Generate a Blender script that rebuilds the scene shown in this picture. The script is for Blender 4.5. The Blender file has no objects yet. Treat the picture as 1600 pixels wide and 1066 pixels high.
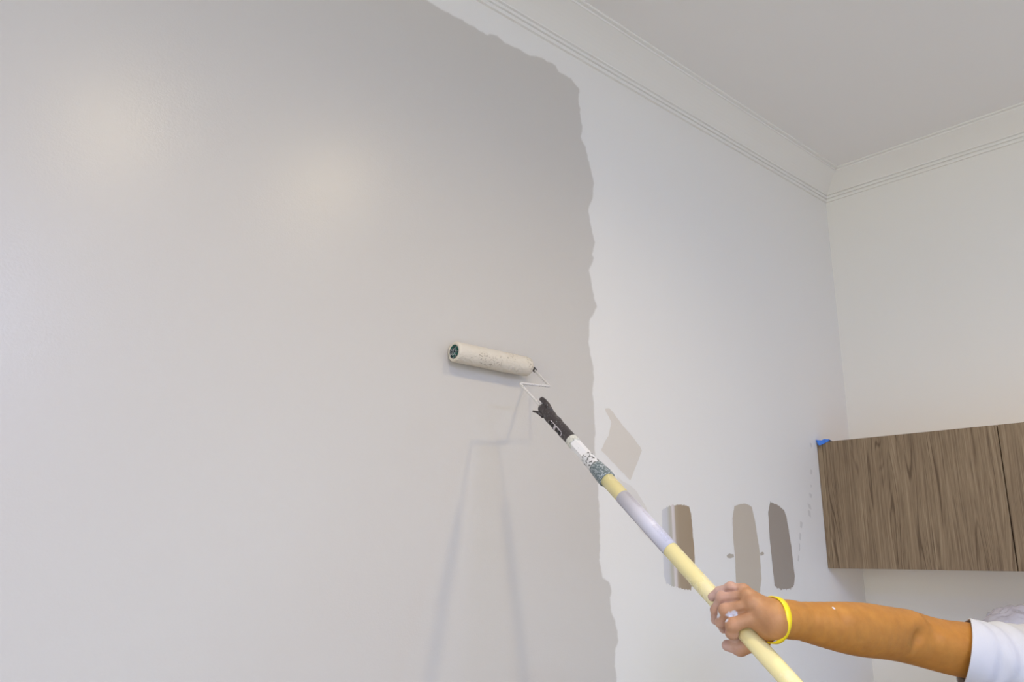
import bpy, bmesh, math, random
import numpy as np
from mathutils import Vector, Matrix, noise

random.seed(7)
sc = bpy.context.scene
V = Vector

# ---------------------------------------------------------------- camera
CAM = V((-2.8018,-1.3000,1.5000)); FW = V((0.6565,0.7121,0.2489)); R2 = V((0.7349,-0.6782,0.0022)); U2 = V((-0.1704,-0.1815,0.9685))
cd = bpy.data.cameras.new('camera'); cd.lens = 28.8134; cd.sensor_width = 36; cd.sensor_fit = 'HORIZONTAL'
cd.clip_start = 0.02
cam = bpy.data.objects.new('camera', cd); sc.collection.objects.link(cam)
cam.matrix_world = Matrix(((R2.x, U2.x, -FW.x, CAM.x), (R2.y, U2.y, -FW.y, CAM.y), (R2.z, U2.z, -FW.z, CAM.z), (0, 0, 0, 1)))
sc.camera = cam

# ---------------------------------------------------------------- world, lights, exposure
sc.view_settings.view_transform = 'Standard'; sc.view_settings.look = 'None'
sc.view_settings.gamma = 1.0; sc.view_settings.use_curve_mapping = False
sc.view_settings.exposure = 0.0
sc.cycles.max_bounces = 10; sc.cycles.diffuse_bounces = 6; sc.cycles.use_denoising = True
w = bpy.data.worlds.new('world'); sc.world = w; w.use_nodes = True
w.node_tree.nodes['Background'].inputs[0].default_value = (0.55, 0.68, 1.0, 1)
w.node_tree.nodes['Background'].inputs[1].default_value = 0.1
ZCEIL = 2.851

def area(name, loc, rot, sx, sy, power, col, spread=180):
    l = bpy.data.lights.new(name, 'AREA'); l.shape = 'RECTANGLE'; l.size = sx; l.size_y = sy
    l.energy = power; l.color = col; l.spread = math.radians(spread)
    o = bpy.data.objects.new(name, l); o.location = loc; o.rotation_euler = rot
    sc.collection.objects.link(o); return o

def spot(name, loc, power, col, size=150, blend=1.0, rad=0.045, tilt=(0, 0, 0)):
    l = bpy.data.lights.new(name, 'SPOT'); l.energy = power; l.color = col
    l.spot_size = math.radians(size); l.spot_blend = blend; l.shadow_soft_size = rad
    o = bpy.data.objects.new(name, l); o.location = loc; o.rotation_euler = tilt
    sc.collection.objects.link(o); return o

# ambient fill added at unseen windows, left wall and behind the camera
area('window_fill', (-5.88, -2.3, 1.75), (0, math.radians(-90), 0), 1.7, 2.8, 60, (1.0, 0.97, 0.74))
area('rear_window_fill', (-3.2, -4.86, 1.70), (math.radians(90), 0, 0), 3.6, 1.9, 13, (0.85, 0.65, 1.0))
FILL_PANELS = [(-4.3, -2.1), (-2.4, -4.0)]  # unseen ceiling panels added for soft fill from above
PANEL_W = [30, 104]; PANEL_C = [(0.15, 0.30, 1.0), (0.44, 0.54, 0.92)]
for i, (x, y) in enumerate(FILL_PANELS):
    area('fill_panel_light', (x, y, ZCEIL - 0.03), (0, 0, 0), 1.1, 1.1, PANEL_W[i], PANEL_C[i])
DOWN = [(-2.149, -1.258), (-1.454, -1.156), (-4.4, -3.4), (-2.6, -3.6), (-0.9, -3.6)]  # first two light the painted wall; unseen rear row added for ambience
SPOT_W = [32, 29, 125, 125, 125]
SPOT_C = [(1.0, 0.81, 0.48)] * 2 + [(0.30, 0.66, 0.95)] * 3
for i, (x, y) in enumerate(DOWN):
    spot('downlight_and_fill', (x, y, ZCEIL - 0.035), SPOT_W[i], SPOT_C[i], 158, 1.0, 0.045)

# ---------------------------------------------------------------- helpers
def link(o, parent=None):
    sc.collection.objects.link(o)
    if parent is not None: o.parent = parent
    return o

def mobj(name, bm, mat, parent=None, smooth=False):
    me = bpy.data.meshes.new(name); bm.normal_update(); bm.to_mesh(me); bm.free()
    if mat: me.materials.append(mat)
    if smooth:
        me.polygons.foreach_set('use_smooth', [True] * len(me.polygons))
    o = bpy.data.objects.new(name, me)
    return link(o, parent)

def thing(name, label, cat, loc=(0, 0, 0), group=None):
    o = bpy.data.objects.new(name, None); o.empty_display_size = 0.05
    o.location = loc; o['label'] = label; o['category'] = cat
    if group: o['group'] = group
    return link(o)

def keep(o, root):
    """parent o (built in world coordinates) under a moved root"""
    o.parent = root; o.matrix_parent_inverse = Matrix.Translation(-root.location); return o

def struct(o): o['kind'] = 'structure'; return o

def box(bm, lo, hi, bev=0.0):
    r = bmesh.ops.create_cube(bm, size=1.0)
    vs = r['verts']
    for v in vs:
        v.co = V([lo[i] + (v.co[i] + 0.5) * (hi[i] - lo[i]) for i in range(3)])
    if bev > 0:
        es = list({e for v in vs for e in v.link_edges})
        bmesh.ops.bevel(bm, geom=es, offset=bev, segments=2, profile=0.5, affect='EDGES')

def frame_of(d):
    d = V(d).normalized(); a = V((0, 0, 1)) if abs(d.z) < 0.9 else V((1, 0, 0))
    s = d.cross(a).normalized(); return s, d.cross(s).normalized(), d

def lathe(bm, org, d, prof, n=32, fn=None, cap=True, ref=None):
    """prof: list of (distance along d, radius)"""
    s, t, d = frame_of(d)
    if ref is not None:
        s = (V(ref) - V(ref).dot(d) * d).normalized(); t = d.cross(s)
    rings = []
    for k, (h, r) in enumerate(prof):
        ring = []
        for i in range(n):
            a = 2 * math.pi * i / n
            rr = r * (fn(a, h) if fn else 1)
            ring.append(bm.verts.new(V(org) + d * h + s * (math.cos(a) * rr) + t * (math.sin(a) * rr)))
        rings.append(ring)
    for a, b in zip(rings, rings[1:]):
        for i in range(n):
            bm.faces.new((a[i], a[(i + 1) % n], b[(i + 1) % n], b[i]))
    if cap:
        bm.faces.new(list(reversed(rings[0]))); bm.faces.new(rings[-1])
    return rings

def tube(bm, pts, r, n=12, sub=8, closed=False):
    """smooth-cornered tube along pts"""
    P = [V(p) for p in pts]
    rings = []; prev = None
    for i, p in enumerate(P):
        a = P[i - 1] if i else p; b = P[i + 1] if i < len(P) - 1 else p
        d = (b - a).normalized()
        if prev is None: s, t, _ = frame_of(d)
        else:
            s = (prev - prev.dot(d) * d).normalized(); t = d.cross(s)
        prev = s
        rr = r[i] if isinstance(r, (list, tuple)) else r
        rings.append([bm.verts.new(p + s * math.cos(2 * math.pi * k / n) * rr + t * math.sin(2 * math.pi * k / n) * rr) for k in range(n)])
    for a, b in zip(rings, rings[1:]):
        for i in range(n): bm.faces.new((a[i], a[(i + 1) % n], b[(i + 1) % n], b[i]))
    bm.faces.new(list(reversed(rings[0]))); bm.faces.new(rings[-1])

def round_path(pts, rad, seg=6):
    P = [V(p) for p in pts]; out = [P[0]]
    for a, b, c in zip(P, P[1:], P[2:]):
        d1 = (a - b).normalized(); d2 = (c - b).normalized()
        s = b + d1 * rad; e = b + d2 * rad
        for k in range(seg + 1):
            t = k / seg; out.append((1 - t) ** 2 * s + 2 * t * (1 - t) * b + t * t * e)
    out.append(P[-1]); return out

# ---------------------------------------------------------------- materials
def mat(name, base=(0.8, 0.8, 0.8), rough=0.6, spec=0.5, sss=0.0, metal=0.0):
    m = bpy.data.materials.new(name); m.use_nodes = True
    b = m.node_tree.nodes['Principled BSDF']
    b.inputs['Base Color'].default_value = (*base, 1); b.inputs['Roughness'].default_value = rough
    b.inputs['Specular IOR Level'].default_value = spec; b.inputs['Metallic'].default_value = metal
    return m

class NT:
    def __init__(s, m): s.m = m; s.t = m.node_tree; s.b = s.t.nodes['Principled BSDF']; s.out = s.t.nodes['Material Output']
    def n(s, typ, **kw):
        nd = s.t.nodes.new('ShaderNode' + typ)
        for k, v in kw.items():
            if k in nd.inputs.keys(): nd.inputs[k].default_value = v
            else: setattr(nd, k, v)
        return nd
    def l(s, a, b): s.t.links.new(a, b)
    def coord(s, which='Object', scale=(1, 1, 1), rot=(0, 0, 0), loc=(0, 0, 0)):
        tc = s.n('TexCoord'); mp = s.n('Mapping')
        mp.inputs['Scale'].default_value = scale; mp.inputs['Rotation'].default_value = rot; mp.inputs['Location'].default_value = loc
        s.l(tc.outputs[which], mp.inputs['Vector']); return mp.outputs[0]
    def noise(s, vec, scale, detail=3, rough=0.5):
        nd = s.n('TexNoise', Scale=scale, Detail=detail, Roughness=rough)
        if vec is not None: s.l(vec, nd.inputs['Vector'])
        return nd.outputs['Fac']
    def ramp(s, fac, stops, interp='LINEAR'):
        r = s.n('ValToRGB'); r.color_ramp.interpolation = interp
        els = r.color_ramp.elements
        while len(els) < len(stops): els.new(0.5)
        for e, (p, c) in zip(els, stops):
            e.position = p; e.color = (*c, 1) if len(c) == 3 else c
        s.l(fac, r.inputs[0]); return r.outputs[0]
    def math(s, op, a, b=None, c=None, clamp=False):
        nd = s.n('Math', operation=op); nd.use_clamp = clamp
        for i, x in enumerate((a, b, c)):
            if x is None: continue
            if isinstance(x, (int, float)): nd.inputs[i].default_value = x
            else: s.l(x, nd.inputs[i])
        return nd.outputs[0]
    def mix(s, fac, a, b):
        nd = s.n('Mix', data_type='RGBA')
        for k, x in ((0, fac), (6, a), (7, b)):
            if isinstance(x, (int, float)): nd.inputs[k].default_value = x
            elif isinstance(x, tuple): nd.inputs[k].default_value = (*x, 1)
            else: s.l(x, nd.inputs[k])
        return nd.outputs[2]
    def bump(s, h, strength, dist, normal=None):
        nd = s.n('Bump', Strength=strength, Distance=dist); s.l(h, nd.inputs['Height'])
        if normal is not None: s.l(normal, nd.inputs['Normal'])
        s.l(nd.outputs[0], s.b.inputs['Normal']); return nd.outputs[0]

def stipple(nt, strength=0.25, dist=0.0006, scale=260):
    """fine orange-peel left by a roller"""
    v = nt.coord()
    a = nt.noise(v, scale, 2, 0.6); b = nt.noise(v, scale * 0.22, 2)
    h = nt.math('ADD', a, nt.math('MULTIPLY', b, 0.8))
    return nt.bump(h, strength, dist)

def m_wall(name, col, rough=0.55, st=0.25):
    m = mat(name, col, rough, 0.4); nt = NT(m)
    n = nt.noise(nt.coord(), 1.3, 3)
    c = nt.mix(nt.math('MULTIPLY', n, 0.5), col, tuple(x * 0.965 for x in col))
    nt.l(c, nt.b.inputs['Base Color']); stipple(nt, st); return m

M = {}
M['white_wall'] = m_wall('white_wall', (0.80, 0.788, 0.762), 0.6)
M['ceiling'] = m_wall('ceiling_white', (0.80, 0.785, 0.775), 0.8, 0.1)
M['trim'] = m_wall('trim_white', (0.80, 0.79, 0.765), 0.45, 0.08)

def coat_mat(name, col, rough, edge_soft=1.0, opacity=1.0, stripes=None, st=0.3, drag=(1, 1, 1), roughvar=False):
    """a coat of paint on the wall; attribute 'edge' runs 0 (outline) to 1 (inside), feathered by roller or brush streaks"""
    m = mat(name, col, rough, 0.5); nt = NT(m)
    at = nt.n('Attribute', attribute_name='edge').outputs['Fac']
    v = nt.coord(scale=drag)
    n = nt.noise(v, 120, 4, 0.65); n2 = nt.noise(v, 28, 3, 0.6)
    th = nt.math('ADD', nt.math('MULTIPLY', n, 0.55), nt.math('MULTIPLY', n2, 0.75))   # ~0.65 mean
    a = nt.math('SUBTRACT', nt.math('MULTIPLY', at, 1.9), th)
    a = nt.math('MULTIPLY_ADD', a, 4.0 / edge_soft, 0.5, clamp=True)
    a = nt.math('MULTIPLY', a, opacity)
    big = nt.noise(nt.coord(), 1.1, 3)
    c = nt.mix(big, col, tuple(x * 0.94 for x in col))
    if stripes:
        sep = nt.n('SeparateXYZ'); nt.l(nt.coord(), sep.inputs[0])
        t = nt.math('DIVIDE', nt.math('SUBTRACT', sep.outputs[0], stripes[0]), stripes[1] - stripes[0])
        c = nt.ramp(t, stripes[2])
    WALLC = (0.787, 0.775, 0.75)
    nt.l(nt.mix(a, WALLC, c), nt.b.inputs['Base Color'])
    nt.l(nt.math('MULTIPLY_ADD', a, rough - 0.60, 0.60), nt.b.inputs['Roughness'])
    stipple(nt, st); return m

def speckle_mat(name, base, spots, scale=300, lo=0.5, hi=0.56, rough=0.5, detail=3, layers=None):
    m = mat(name, base, rough); nt = NT(m)
    v = nt.coord(); n = nt.noise(v, scale, detail, 0.6)
    f = nt.ramp(n, [(lo, (0, 0, 0)), (hi, (1, 1, 1))])
    c = nt.mix(f, base, spots)
    if layers:
        for (col, sc_, l2, h2, off) in layers:
            n2 = nt.noise(nt.coord(loc=(off, off, off)), sc_, 3, 0.6)
            c = nt.mix(nt.ramp(n2, [(l2, (0, 0, 0)), (h2, (1, 1, 1))]), c, col)
    nt.l(c, nt.b.inputs['Base Color']); nt.bump(n, 0.4, 0.0008); return m

# ---------------------------------------------------------------- room shell
X0, X1, Y0, Y1 = -6.0, 0.0, -5.0, 0.0
TH = 0.12
def wallbox(name, lo, hi, m):
    bm = bmesh.new(); box(bm, lo, hi); return struct(mobj(name, bm, m))
wall_back = wallbox('wall_back', (X0 - TH, Y1, 0), (X1 + TH, Y1 + TH, ZCEIL), M['white_wall'])
wall_right = wallbox('wall_right', (X1, Y0, 0), (X1 + TH, Y1, ZCEIL), M['white_wall'])
ceiling = wallbox('ceiling', (X0 - TH, Y0 - TH, ZCEIL), (X1 + TH, Y1 + TH, ZCEIL + TH), M['ceiling'])

def holed_wall(name, axis, at0, at1, u0, u1, hole):
    """wall slab with one rectangular opening (u from, u to, z from, z to)"""
    bm = bmesh.new(); a, b, z0, z1 = hole
    for (ua, ub, za, zb) in ((u0, a, 0, ZCEIL), (b, u1, 0, ZCEIL), (a, b, 0, z0), (a, b, z1, ZCEIL)):
        if axis == 'x': box(bm, (at0, ua, za), (at1, ub, zb))
        else: box(bm, (ua, at0, za), (ub, at1, zb))
    return struct(mobj(name, bm, M['white_wall']))
holed_wall('wall_left', 'x', X0 - TH, X0, Y0, Y1, (-3.7, -0.9, 0.9, 2.6))
holed_wall('wall_front', 'y', Y0 - TH, Y0, X0, X1, (-5.0, -1.4, 0.75, 2.65))

# floor of oak boards (kept as one piece: nothing of it is in the picture)
mf = mat('oak_floor', (0.42, 0.27, 0.15), 0.4); nt = NT(mf)
v = nt.coord(scale=(1, 7, 1)); n = nt.noise(v, 3.0, 4)
nt.l(nt.ramp(n, [(0.3, (0.48, 0.37, 0.25)), (0.7, (0.58, 0.47, 0.33))]), nt.b.inputs['Base Color'])
bm = bmesh.new(); box(bm, (X0 - TH, Y0 - TH, -0.1), (X1 + TH, Y1 + TH, 0)); floor = struct(mobj('floor', bm, mf))

# unseen windows, put in for the daylight fill
mg = mat('glass', (1, 1, 1), 0.02); ntg = NT(mg); ntg.b.inputs['Transmission Weight'].default_value = 1.0; ntg.b.inputs['IOR'].default_value = 1.05
def window(name, axis, at, u0, u1, z0, z1, cols):
    root = bpy.data.objects.new(name, None); link(root); root['kind'] = 'structure'
    t = 0.03
    def bx(bm, ua, ub, za, zb, d=t):
        if axis == 'x': box(bm, (at - d, ua, za), (at + d, ub, zb), 0.003)
        else: box(bm, (ua, at - d, za), (ub, at + d, zb), 0.003)
    bm = bmesh.new(); w_ = 0.055
    bx(bm, u0, u1, z0, z0 + w_); bx(bm, u0, u1, z1 - w_, z1); bx(bm, u0, u0 + w_, z0 + w_, z1 - w_); bx(bm, u1 - w_, u1, z0 + w_, z1 - w_)
    mobj('window_frame', bm, M['trim'], root)
    for i in range(cols):
        a = u0 + w_ + (u1 - u0 - 2 * w_) * i / cols; b = u0 + w_ + (u1 - u0 - 2 * w_) * (i + 1) / cols
        bm = bmesh.new(); bx(bm, a + (0.02 if i else 0), b - (0.02 if i < cols - 1 else 0), z0 + w_, z1 - w_, 0.003); mobj('pane', bm, mg, root)
        if i:
            bm = bmesh.new(); bx(bm, a - 0.02, a + 0.02, z0 + w_, z1 - w_, 0.02); mobj('mullion', bm, M['trim'], root)
window('window_1', 'x', X0 - 0.06, -3.7, -0.9, 0.9, 2.6, 3)
window('window_2', 'y', Y0 - 0.06, -5.0, -1.4, 0.75, 2.65, 4)

# baseboards
for nm, lo, hi in (('baseboard_back', (X0, Y1 - 0.015, 0), (X1 - 0.62, Y1, 0.10)), ('baseboard_left', (X0, Y0, 0), (X0 + 0.015, Y1 - 0.015, 0.10)),
                   ('baseboard_front', (X0 + 0.015, Y0, 0), (X1, Y0 + 0.015, 0.10))):
    bm = bmesh.new(); box(bm, lo, hi, 0.004); struct(mobj(nm, bm, M['trim']))

# crown mouldings, mitred in the corners
ZC = 2.771; H = ZCEIL - ZC; PJ = 0.104
prof = [(0, 0), (0.007, 0.0), (0.008, 0.004), (0.008, 0.0085), (0.005, 0.0095), (0.0055, 0.0115), (0.0105, 0.0125), (0.0115, 0.0155), (0.0115, 0.0195),
        (0.0085, 0.0205), (0.009, 0.0225), (0.0145, 0.024), (0.0155, 0.027)]
for k in range(1, 9):
    t = k / 8; prof.append((0.0155 + 0.0745 * t - 0.003 * math.sin(math.pi * t), 0.027 + 0.0415 * t + 0.0025 * math.sin(math.pi * t)))
prof += [(0.0935, 0.0685), (0.0945, 0.072), (0.0925, 0.073), (0.0935, 0.075), (0.1015, 0.0755), (PJ, 0.077), (PJ, H)]
def crown(name, a, b, side):
    """a, b: corner points of the wall line; side: 2D inward normal; mitre at both ends"""
    bm = bmesh.new(); d = (V(b) - V(a)).normalized(); rows = []
    for e, s in ((V(a), 1), (V(b), -1)):
        rows.append([bm.verts.new((e.x + side[0] * o + d.x * o * s, e.y + side[1] * o + d.y * o * s, ZC + z)) for o, z in prof])
    for i in range(len(prof) - 1): bm.faces.new((rows[0][i], rows[1][i], rows[1][i + 1], rows[0][i + 1]))
    for r in rows:                                        # close the back against wall and ceiling
        pass
    o = mobj(name, bm, M['trim']); return struct(o)
crown('trim_1', (X0, Y1, 0), (X1, Y1, 0), (0, -1))
crown('trim_2', (X1, Y1, 0), (X1, Y0, 0), (-1, 0))
crown('trim_3', (X1, Y0, 0), (X0, Y0, 0), (0, 1))
crown('trim_4', (X0, Y0, 0), (X0, Y1, 0), (1, 0))

# ---------------------------------------------------------------- paint on the back wall
def resample(pts, step, jit, seed, closed=True):
    P = [V((x, z)) for x, z in pts]; out = []
    n = len(P) if closed else len(P) - 1
    for i in range(n):
        a, b = P[i], P[(i + 1) % len(P)]; L = (b - a).length; k = max(1, int(L / step))
        for j in range(k): out.append(a.lerp(b, j / k))
    res = []
    m = len(out)
    for i, p in enumerate(out):
        a, b = out[i - 1], out[(i + 1) % m]; d = (b - a)
        if d.length < 1e-9: res.append(p); continue
        nrm = V((d.y, -d.x)).normalized()
        q = V((p.x, p.y, seed))
        r = noise.noise(q * 55) * 1.0 + noise.noise(q * 170) * 0.55 + noise.noise(q * 420) * 0.3
        res.append(p + nrm * r * jit)
    return res

def signed_dist(pts, P):
    """signed distance (inside positive) of points Nx2 to closed polygon P"""
    A = np.array([(p[0], p[1]) for p in P]); Bq = np.roll(A, -1, 0); out = np.empty(len(pts)); D = Bq - A; L2 = (D ** 2).sum(1) + 1e-18
    for s in range(0, len(pts), 3000):
        q = pts[s:s + 3000, None, :]
        t = np.clip(((q - A) * D).sum(2) / L2, 0, 1); d = np.sqrt((((q - A) - t[..., None] * D) ** 2).sum(2)).min(1)
        c = ((A[:, 1] > q[..., 1]) != (Bq[:, 1] > q[..., 1])) & (q[..., 0] < D[:, 0] * (q[..., 1] - A[:, 1]) / np.where(D[:, 1] == 0, 1e-12, D[:, 1]) + A[:, 0])
        out[s:s + 3000] = np.where(c.sum(1) % 2 == 1, d, -d)
    return out

def coat(name, pts, m, thick, rim, step=0.004, jit=0.0015, seed=1.0, parent=None, label=None, coarse=None, tail=(), bristle=0.0):
    """thin layer on the wall as a grid; point attribute 'edge' rises from 0 at the outline to 1 at depth rim inside"""
    P = resample(pts, step * 1.3, jit, seed, closed=not tail) + [V(t) for t in tail]; h = step
    if bristle:
        rnd = random.Random(int(seed * 100)); zc_ = sum(p.y for p in P) / len(P)
        for i, p in enumerate(P):
            d = P[(i + 2) % len(P)] - P[i - 2]
            if abs(d.y) < abs(d.x) * 0.75: p.y += rnd.uniform(-1.0, 0.6) * bristle * (1 if p.y < zc_ else -0.6)
    if coarse: P = [V((max(p.x, X0 + 0.002), p.y)) for p in P]
    A = np.array([(p.x, p.y) for p in P]); lo = A.min(0) - h; cells = []
    K = coarse or 1
    nb = np.ceil((A.max(0) + h - lo) / (h * K)).astype(int)
    bi = np.stack(np.meshgrid(np.arange(nb[0]), np.arange(nb[1]), indexing='ij'), -1).reshape(-1, 2)
    if coarse:
        dc = signed_dist(lo + (bi + 0.5) * h * K, P); lim = h * K * 0.75 + rim
        big = bi[dc > lim] * K; mid = bi[np.abs(dc) <= lim] * K
        off = np.stack(np.meshgrid(np.arange(K), np.arange(K), indexing='ij'), -1).reshape(-1, 2)
        small = (mid[:, None] + off[None]).reshape(-1, 2)
    else: big = np.zeros((0, 2), int); small = bi
    small = small[signed_dist(lo + (small + 0.5) * h, P) > -0.3 * h]
    corners = np.concatenate([np.stack([b, b + (k, 0), b + (k, k), b + (0, k)], 1) for b, k in ((big, K), (small, 1)) if len(b)]).reshape(-1, 2)
    U_, inv = np.unique(corners, axis=0, return_inverse=True); inv = inv.reshape(-1)
    xy = lo + U_ * h; e = np.clip(signed_dist(xy, P) / rim, 0, 1)
    co = np.stack([xy[:, 0], np.full(len(xy), -thick), xy[:, 1]], 1).astype(np.float32)
    me = bpy.data.meshes.new(name); me.vertices.add(len(co)); me.vertices.foreach_set('co', co.ravel())
    me.loops.add(len(inv)); me.loops.foreach_set('vertex_index', inv.astype(np.int32))
    me.polygons.add(len(inv) // 4); me.polygons.foreach_set('loop_start', np.arange(0, len(inv), 4, dtype=np.int32)); me.update(calc_edges=True)
    at = me.attributes.new('edge', 'FLOAT', 'POINT'); at.data.foreach_set('value', e.astype(np.float32))
    me.materials.append(m)
    o = link(bpy.data.objects.new(name, me), parent)
    if label: o['label'] = label
    return o

greige = (0.605, 0.578, 0.540)
M['coat'] = coat_mat('greige_coat', greige, 0.30, 2.2, 1.0, st=0.34, roughvar=True)
EDGE = [(-1.9972,2.7069),(-1.9133,2.7050),(-1.8554,2.7019),(-1.8239,2.7012),(-1.7846,2.6999),(-1.7483,2.7032),(-1.7188,2.7003),(-1.6888,2.6991),(-1.6767,2.7083),(-1.6562,2.7111),(-1.6278,2.7055),(-1.5864,2.7082),(-1.5447,2.7074),(-1.5163,2.7185),(-1.4717,2.7208),(-1.4482,2.7175),(-1.4399,2.7052),(-1.3965,2.7081),(-1.3787,2.6976),(-1.3603,2.6875),(-1.3612,2.6550),(-1.3553,2.6011),(-1.3486,2.5758),(-1.3569,2.5450),(-1.3390,2.5239),(-1.3255,2.4792),(-1.3103,2.4405),(-1.3135,2.3908),(-1.3334,2.3474),(-1.3272,2.3122),(-1.3105,2.2643),(-1.3227,2.2300),(-1.3158,2.2197),(-1.3351,2.1825),(-1.3258,2.1390),(-1.3094,2.0922),(-1.3358,2.0521),(-1.3446,1.9967),(-1.3321,1.9504),(-1.3266,1.9081),(-1.3349,1.8691),(-1.3292,1.8322),(-1.3274,1.7859),(-1.3313,1.7396),(-1.3220,1.6798),(-1.3199,1.6128),(-1.3188,1.5512),(-1.3221,1.4949),(-1.3189,1.4606),(-1.3150,1.4463),(-1.2929,1.4374),(-1.2846,1.4201),(-1.2879,1.3961),(-1.2868,1.3679),(-1.2741,1.3491),(-1.2661,1.3248),(-1.2675,1.2957),(-1.2775,1.2743),(-1.2786,1.2498),(-1.2735,1.2140)]
tail = [(EDGE[-1][0] + 0.01, 0.9), (EDGE[-1][0] - 0.01, 0.5), (EDGE[-1][0], 0.101), (-5.999, 0.101), (-5.999, EDGE[0][1] + 0.02), (-4.2, EDGE[0][1] + 0.03), (-3.2, EDGE[0][1] + 0.005)]
coat('paint_coat', list(EDGE), M['coat'], 0.0005, 0.017, 0.0045, 0.0030, 3.0, wall_back, 'fresh greige paint coat with an uneven rolled edge', 12, tail)
def sw(name, pts, col, label, rough=0.5, op=1.0, soft=0.6, seed=1.0, thick=0.0003, rim=0.006, drag=(1, 1, 0.25), stripes=None, jit=0.0012, step=0.0025, bristle=0.0):
    m = coat_mat(name + '_paint', col, rough, soft, op, stripes, drag=drag)
    return coat('paint_swatch', pts, m, thick, rim, step, jit, seed, wall_back, label, bristle=bristle)
sw('pale_a', [(-1.2997,1.8404),(-1.2782,1.8445),(-1.2642,1.8350),(-1.2455,1.8196),(-1.2243,1.8027),(-1.1881,1.7790),(-1.1639,1.7586),(-1.1543,1.7481),(-1.1712,1.7211),(-1.1877,1.6962),(-1.2066,1.6669),(-1.2232,1.6768),(-1.2513,1.6951),(-1.2767,1.7102),(-1.2973,1.7240),(-1.3154,1.7348),(-1.3006,1.7576),(-1.2858,1.7745),(-1.2750,1.8069)], (0.68, 0.63, 0.56), 'pale beige four-sided trial patch beside the roller edge', op=0.85, soft=1.8, seed=2, thick=0.00025, drag=(1, 1, 1))
sw('pale_b', [(-1.2615,1.6806),(-1.2310,1.6670),(-1.2069,1.6606),(-1.1805,1.6449),(-1.1474,1.6088),(-1.1221,1.5659),(-1.1015,1.5273),(-1.1026,1.5102),(-1.1326,1.5224),(-1.1761,1.5494),(-1.2109,1.5851),(-1.2451,1.6234)], (0.69, 0.65, 0.60), 'faint beige trial patch behind the extension pole', op=0.6, soft=1.8, seed=4, thick=0.00015, drag=(1, 1, 1))
XA = [(-1.0942,1.5196),(-0.9526,1.5207)]
sw('brown', [(-1.0856,1.6047),(-1.0611,1.6120),(-1.0418,1.6176),(-1.0086,1.6205),(-0.9864,1.6197),(-0.9669,1.6155),(-0.9600,1.5975),(-0.9575,1.5614),(-0.9554,1.5206),(-0.9530,1.4851),(-0.9571,1.4402),(-0.9768,1.4074),(-1.0042,1.4082),(-1.0309,1.4120),(-1.0572,1.4158),(-1.0803,1.4224),(-1.0893,1.4425),(-1.0886,1.4886),(-1.0894,1.5509)], (0.40, 0.315, 0.215),
   'brown brush-out swatch with grey and white streaks on its left', seed=5, step=0.0014, bristle=0.0045, rim=0.003,
   stripes=(XA[0][0], XA[1][0], [(0.0, (0.66, 0.66, 0.69)), (0.20, (0.58, 0.58, 0.60)), (0.28, (0.50, 0.48, 0.41)), (0.33, (0.54, 0.50, 0.44)), (0.36, (0.70, 0.65, 0.64)), (0.41, (0.66, 0.60, 0.58)), (0.46, (0.42, 0.345, 0.25)), (0.55, (0.375, 0.295, 0.205)), (1.0, (0.36, 0.28, 0.19))]))
sw('beige', [(-0.7537,1.6269),(-0.7170,1.6336),(-0.6836,1.6349),(-0.6610,1.6268),(-0.6494,1.5856),(-0.6417,1.5409),(-0.6363,1.5053),(-0.6355,1.4611),(-0.6369,1.4260),(-0.6484,1.3915),(-0.6744,1.3717),(-0.7271,1.3685),(-0.7697,1.3834),(-0.7697,1.4370),(-0.7668,1.4878),(-0.7704,1.5393),(-0.7675,1.5913)], (0.555, 0.495, 0.415), 'beige brush-out swatch, middle one of the three right of the pole', seed=6, step=0.0016, bristle=0.0015, rim=0.004)
sw('taupe', [(-0.5605,1.6454),(-0.5359,1.6408),(-0.5109,1.6361),(-0.4830,1.6238),(-0.4712,1.6034),(-0.4650,1.5713),(-0.4574,1.5245),(-0.4537,1.4778),(-0.4499,1.4316),(-0.4582,1.4042),(-0.4785,1.3938),(-0.5153,1.3930),(-0.5437,1.3956),(-0.5709,1.4034),(-0.5730,1.4372),(-0.5762,1.4874),(-0.5781,1.5235),(-0.5786,1.5691),(-0.5756,1.6151)], (0.365, 0.32, 0.275), 'dark taupe brush-out swatch nearest the wood cabinet', seed=7, step=0.0014, bristle=0.0045, rim=0.003)
M['smudge'] = coat_mat('smudge', (0.44, 0.39, 0.32), 0.5, 1.0, 0.9)
coat('paint_smudge', [(-0.8072,1.4913),(-0.7942,1.4964),(-0.7724,1.4947),(-0.7702,1.4862),(-0.7895,1.4828),(-0.8048,1.4846)], M['smudge'], 0.0006, 0.002, 0.002, 0.0006, 1.0, wall_back)
coat('paint_smudge', [(-0.6372,1.4982),(-0.6230,1.5018),(-0.6132,1.4982),(-0.6176,1.4911),(-0.6350,1.4893)], M['smudge'], 0.0006, 0.002, 0.002, 0.0006, 2.0, wall_back)
M['scuff'] = coat_mat('scuff', (0.38, 0.37, 0.35), 0.6, 3.0, 0.30)
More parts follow.
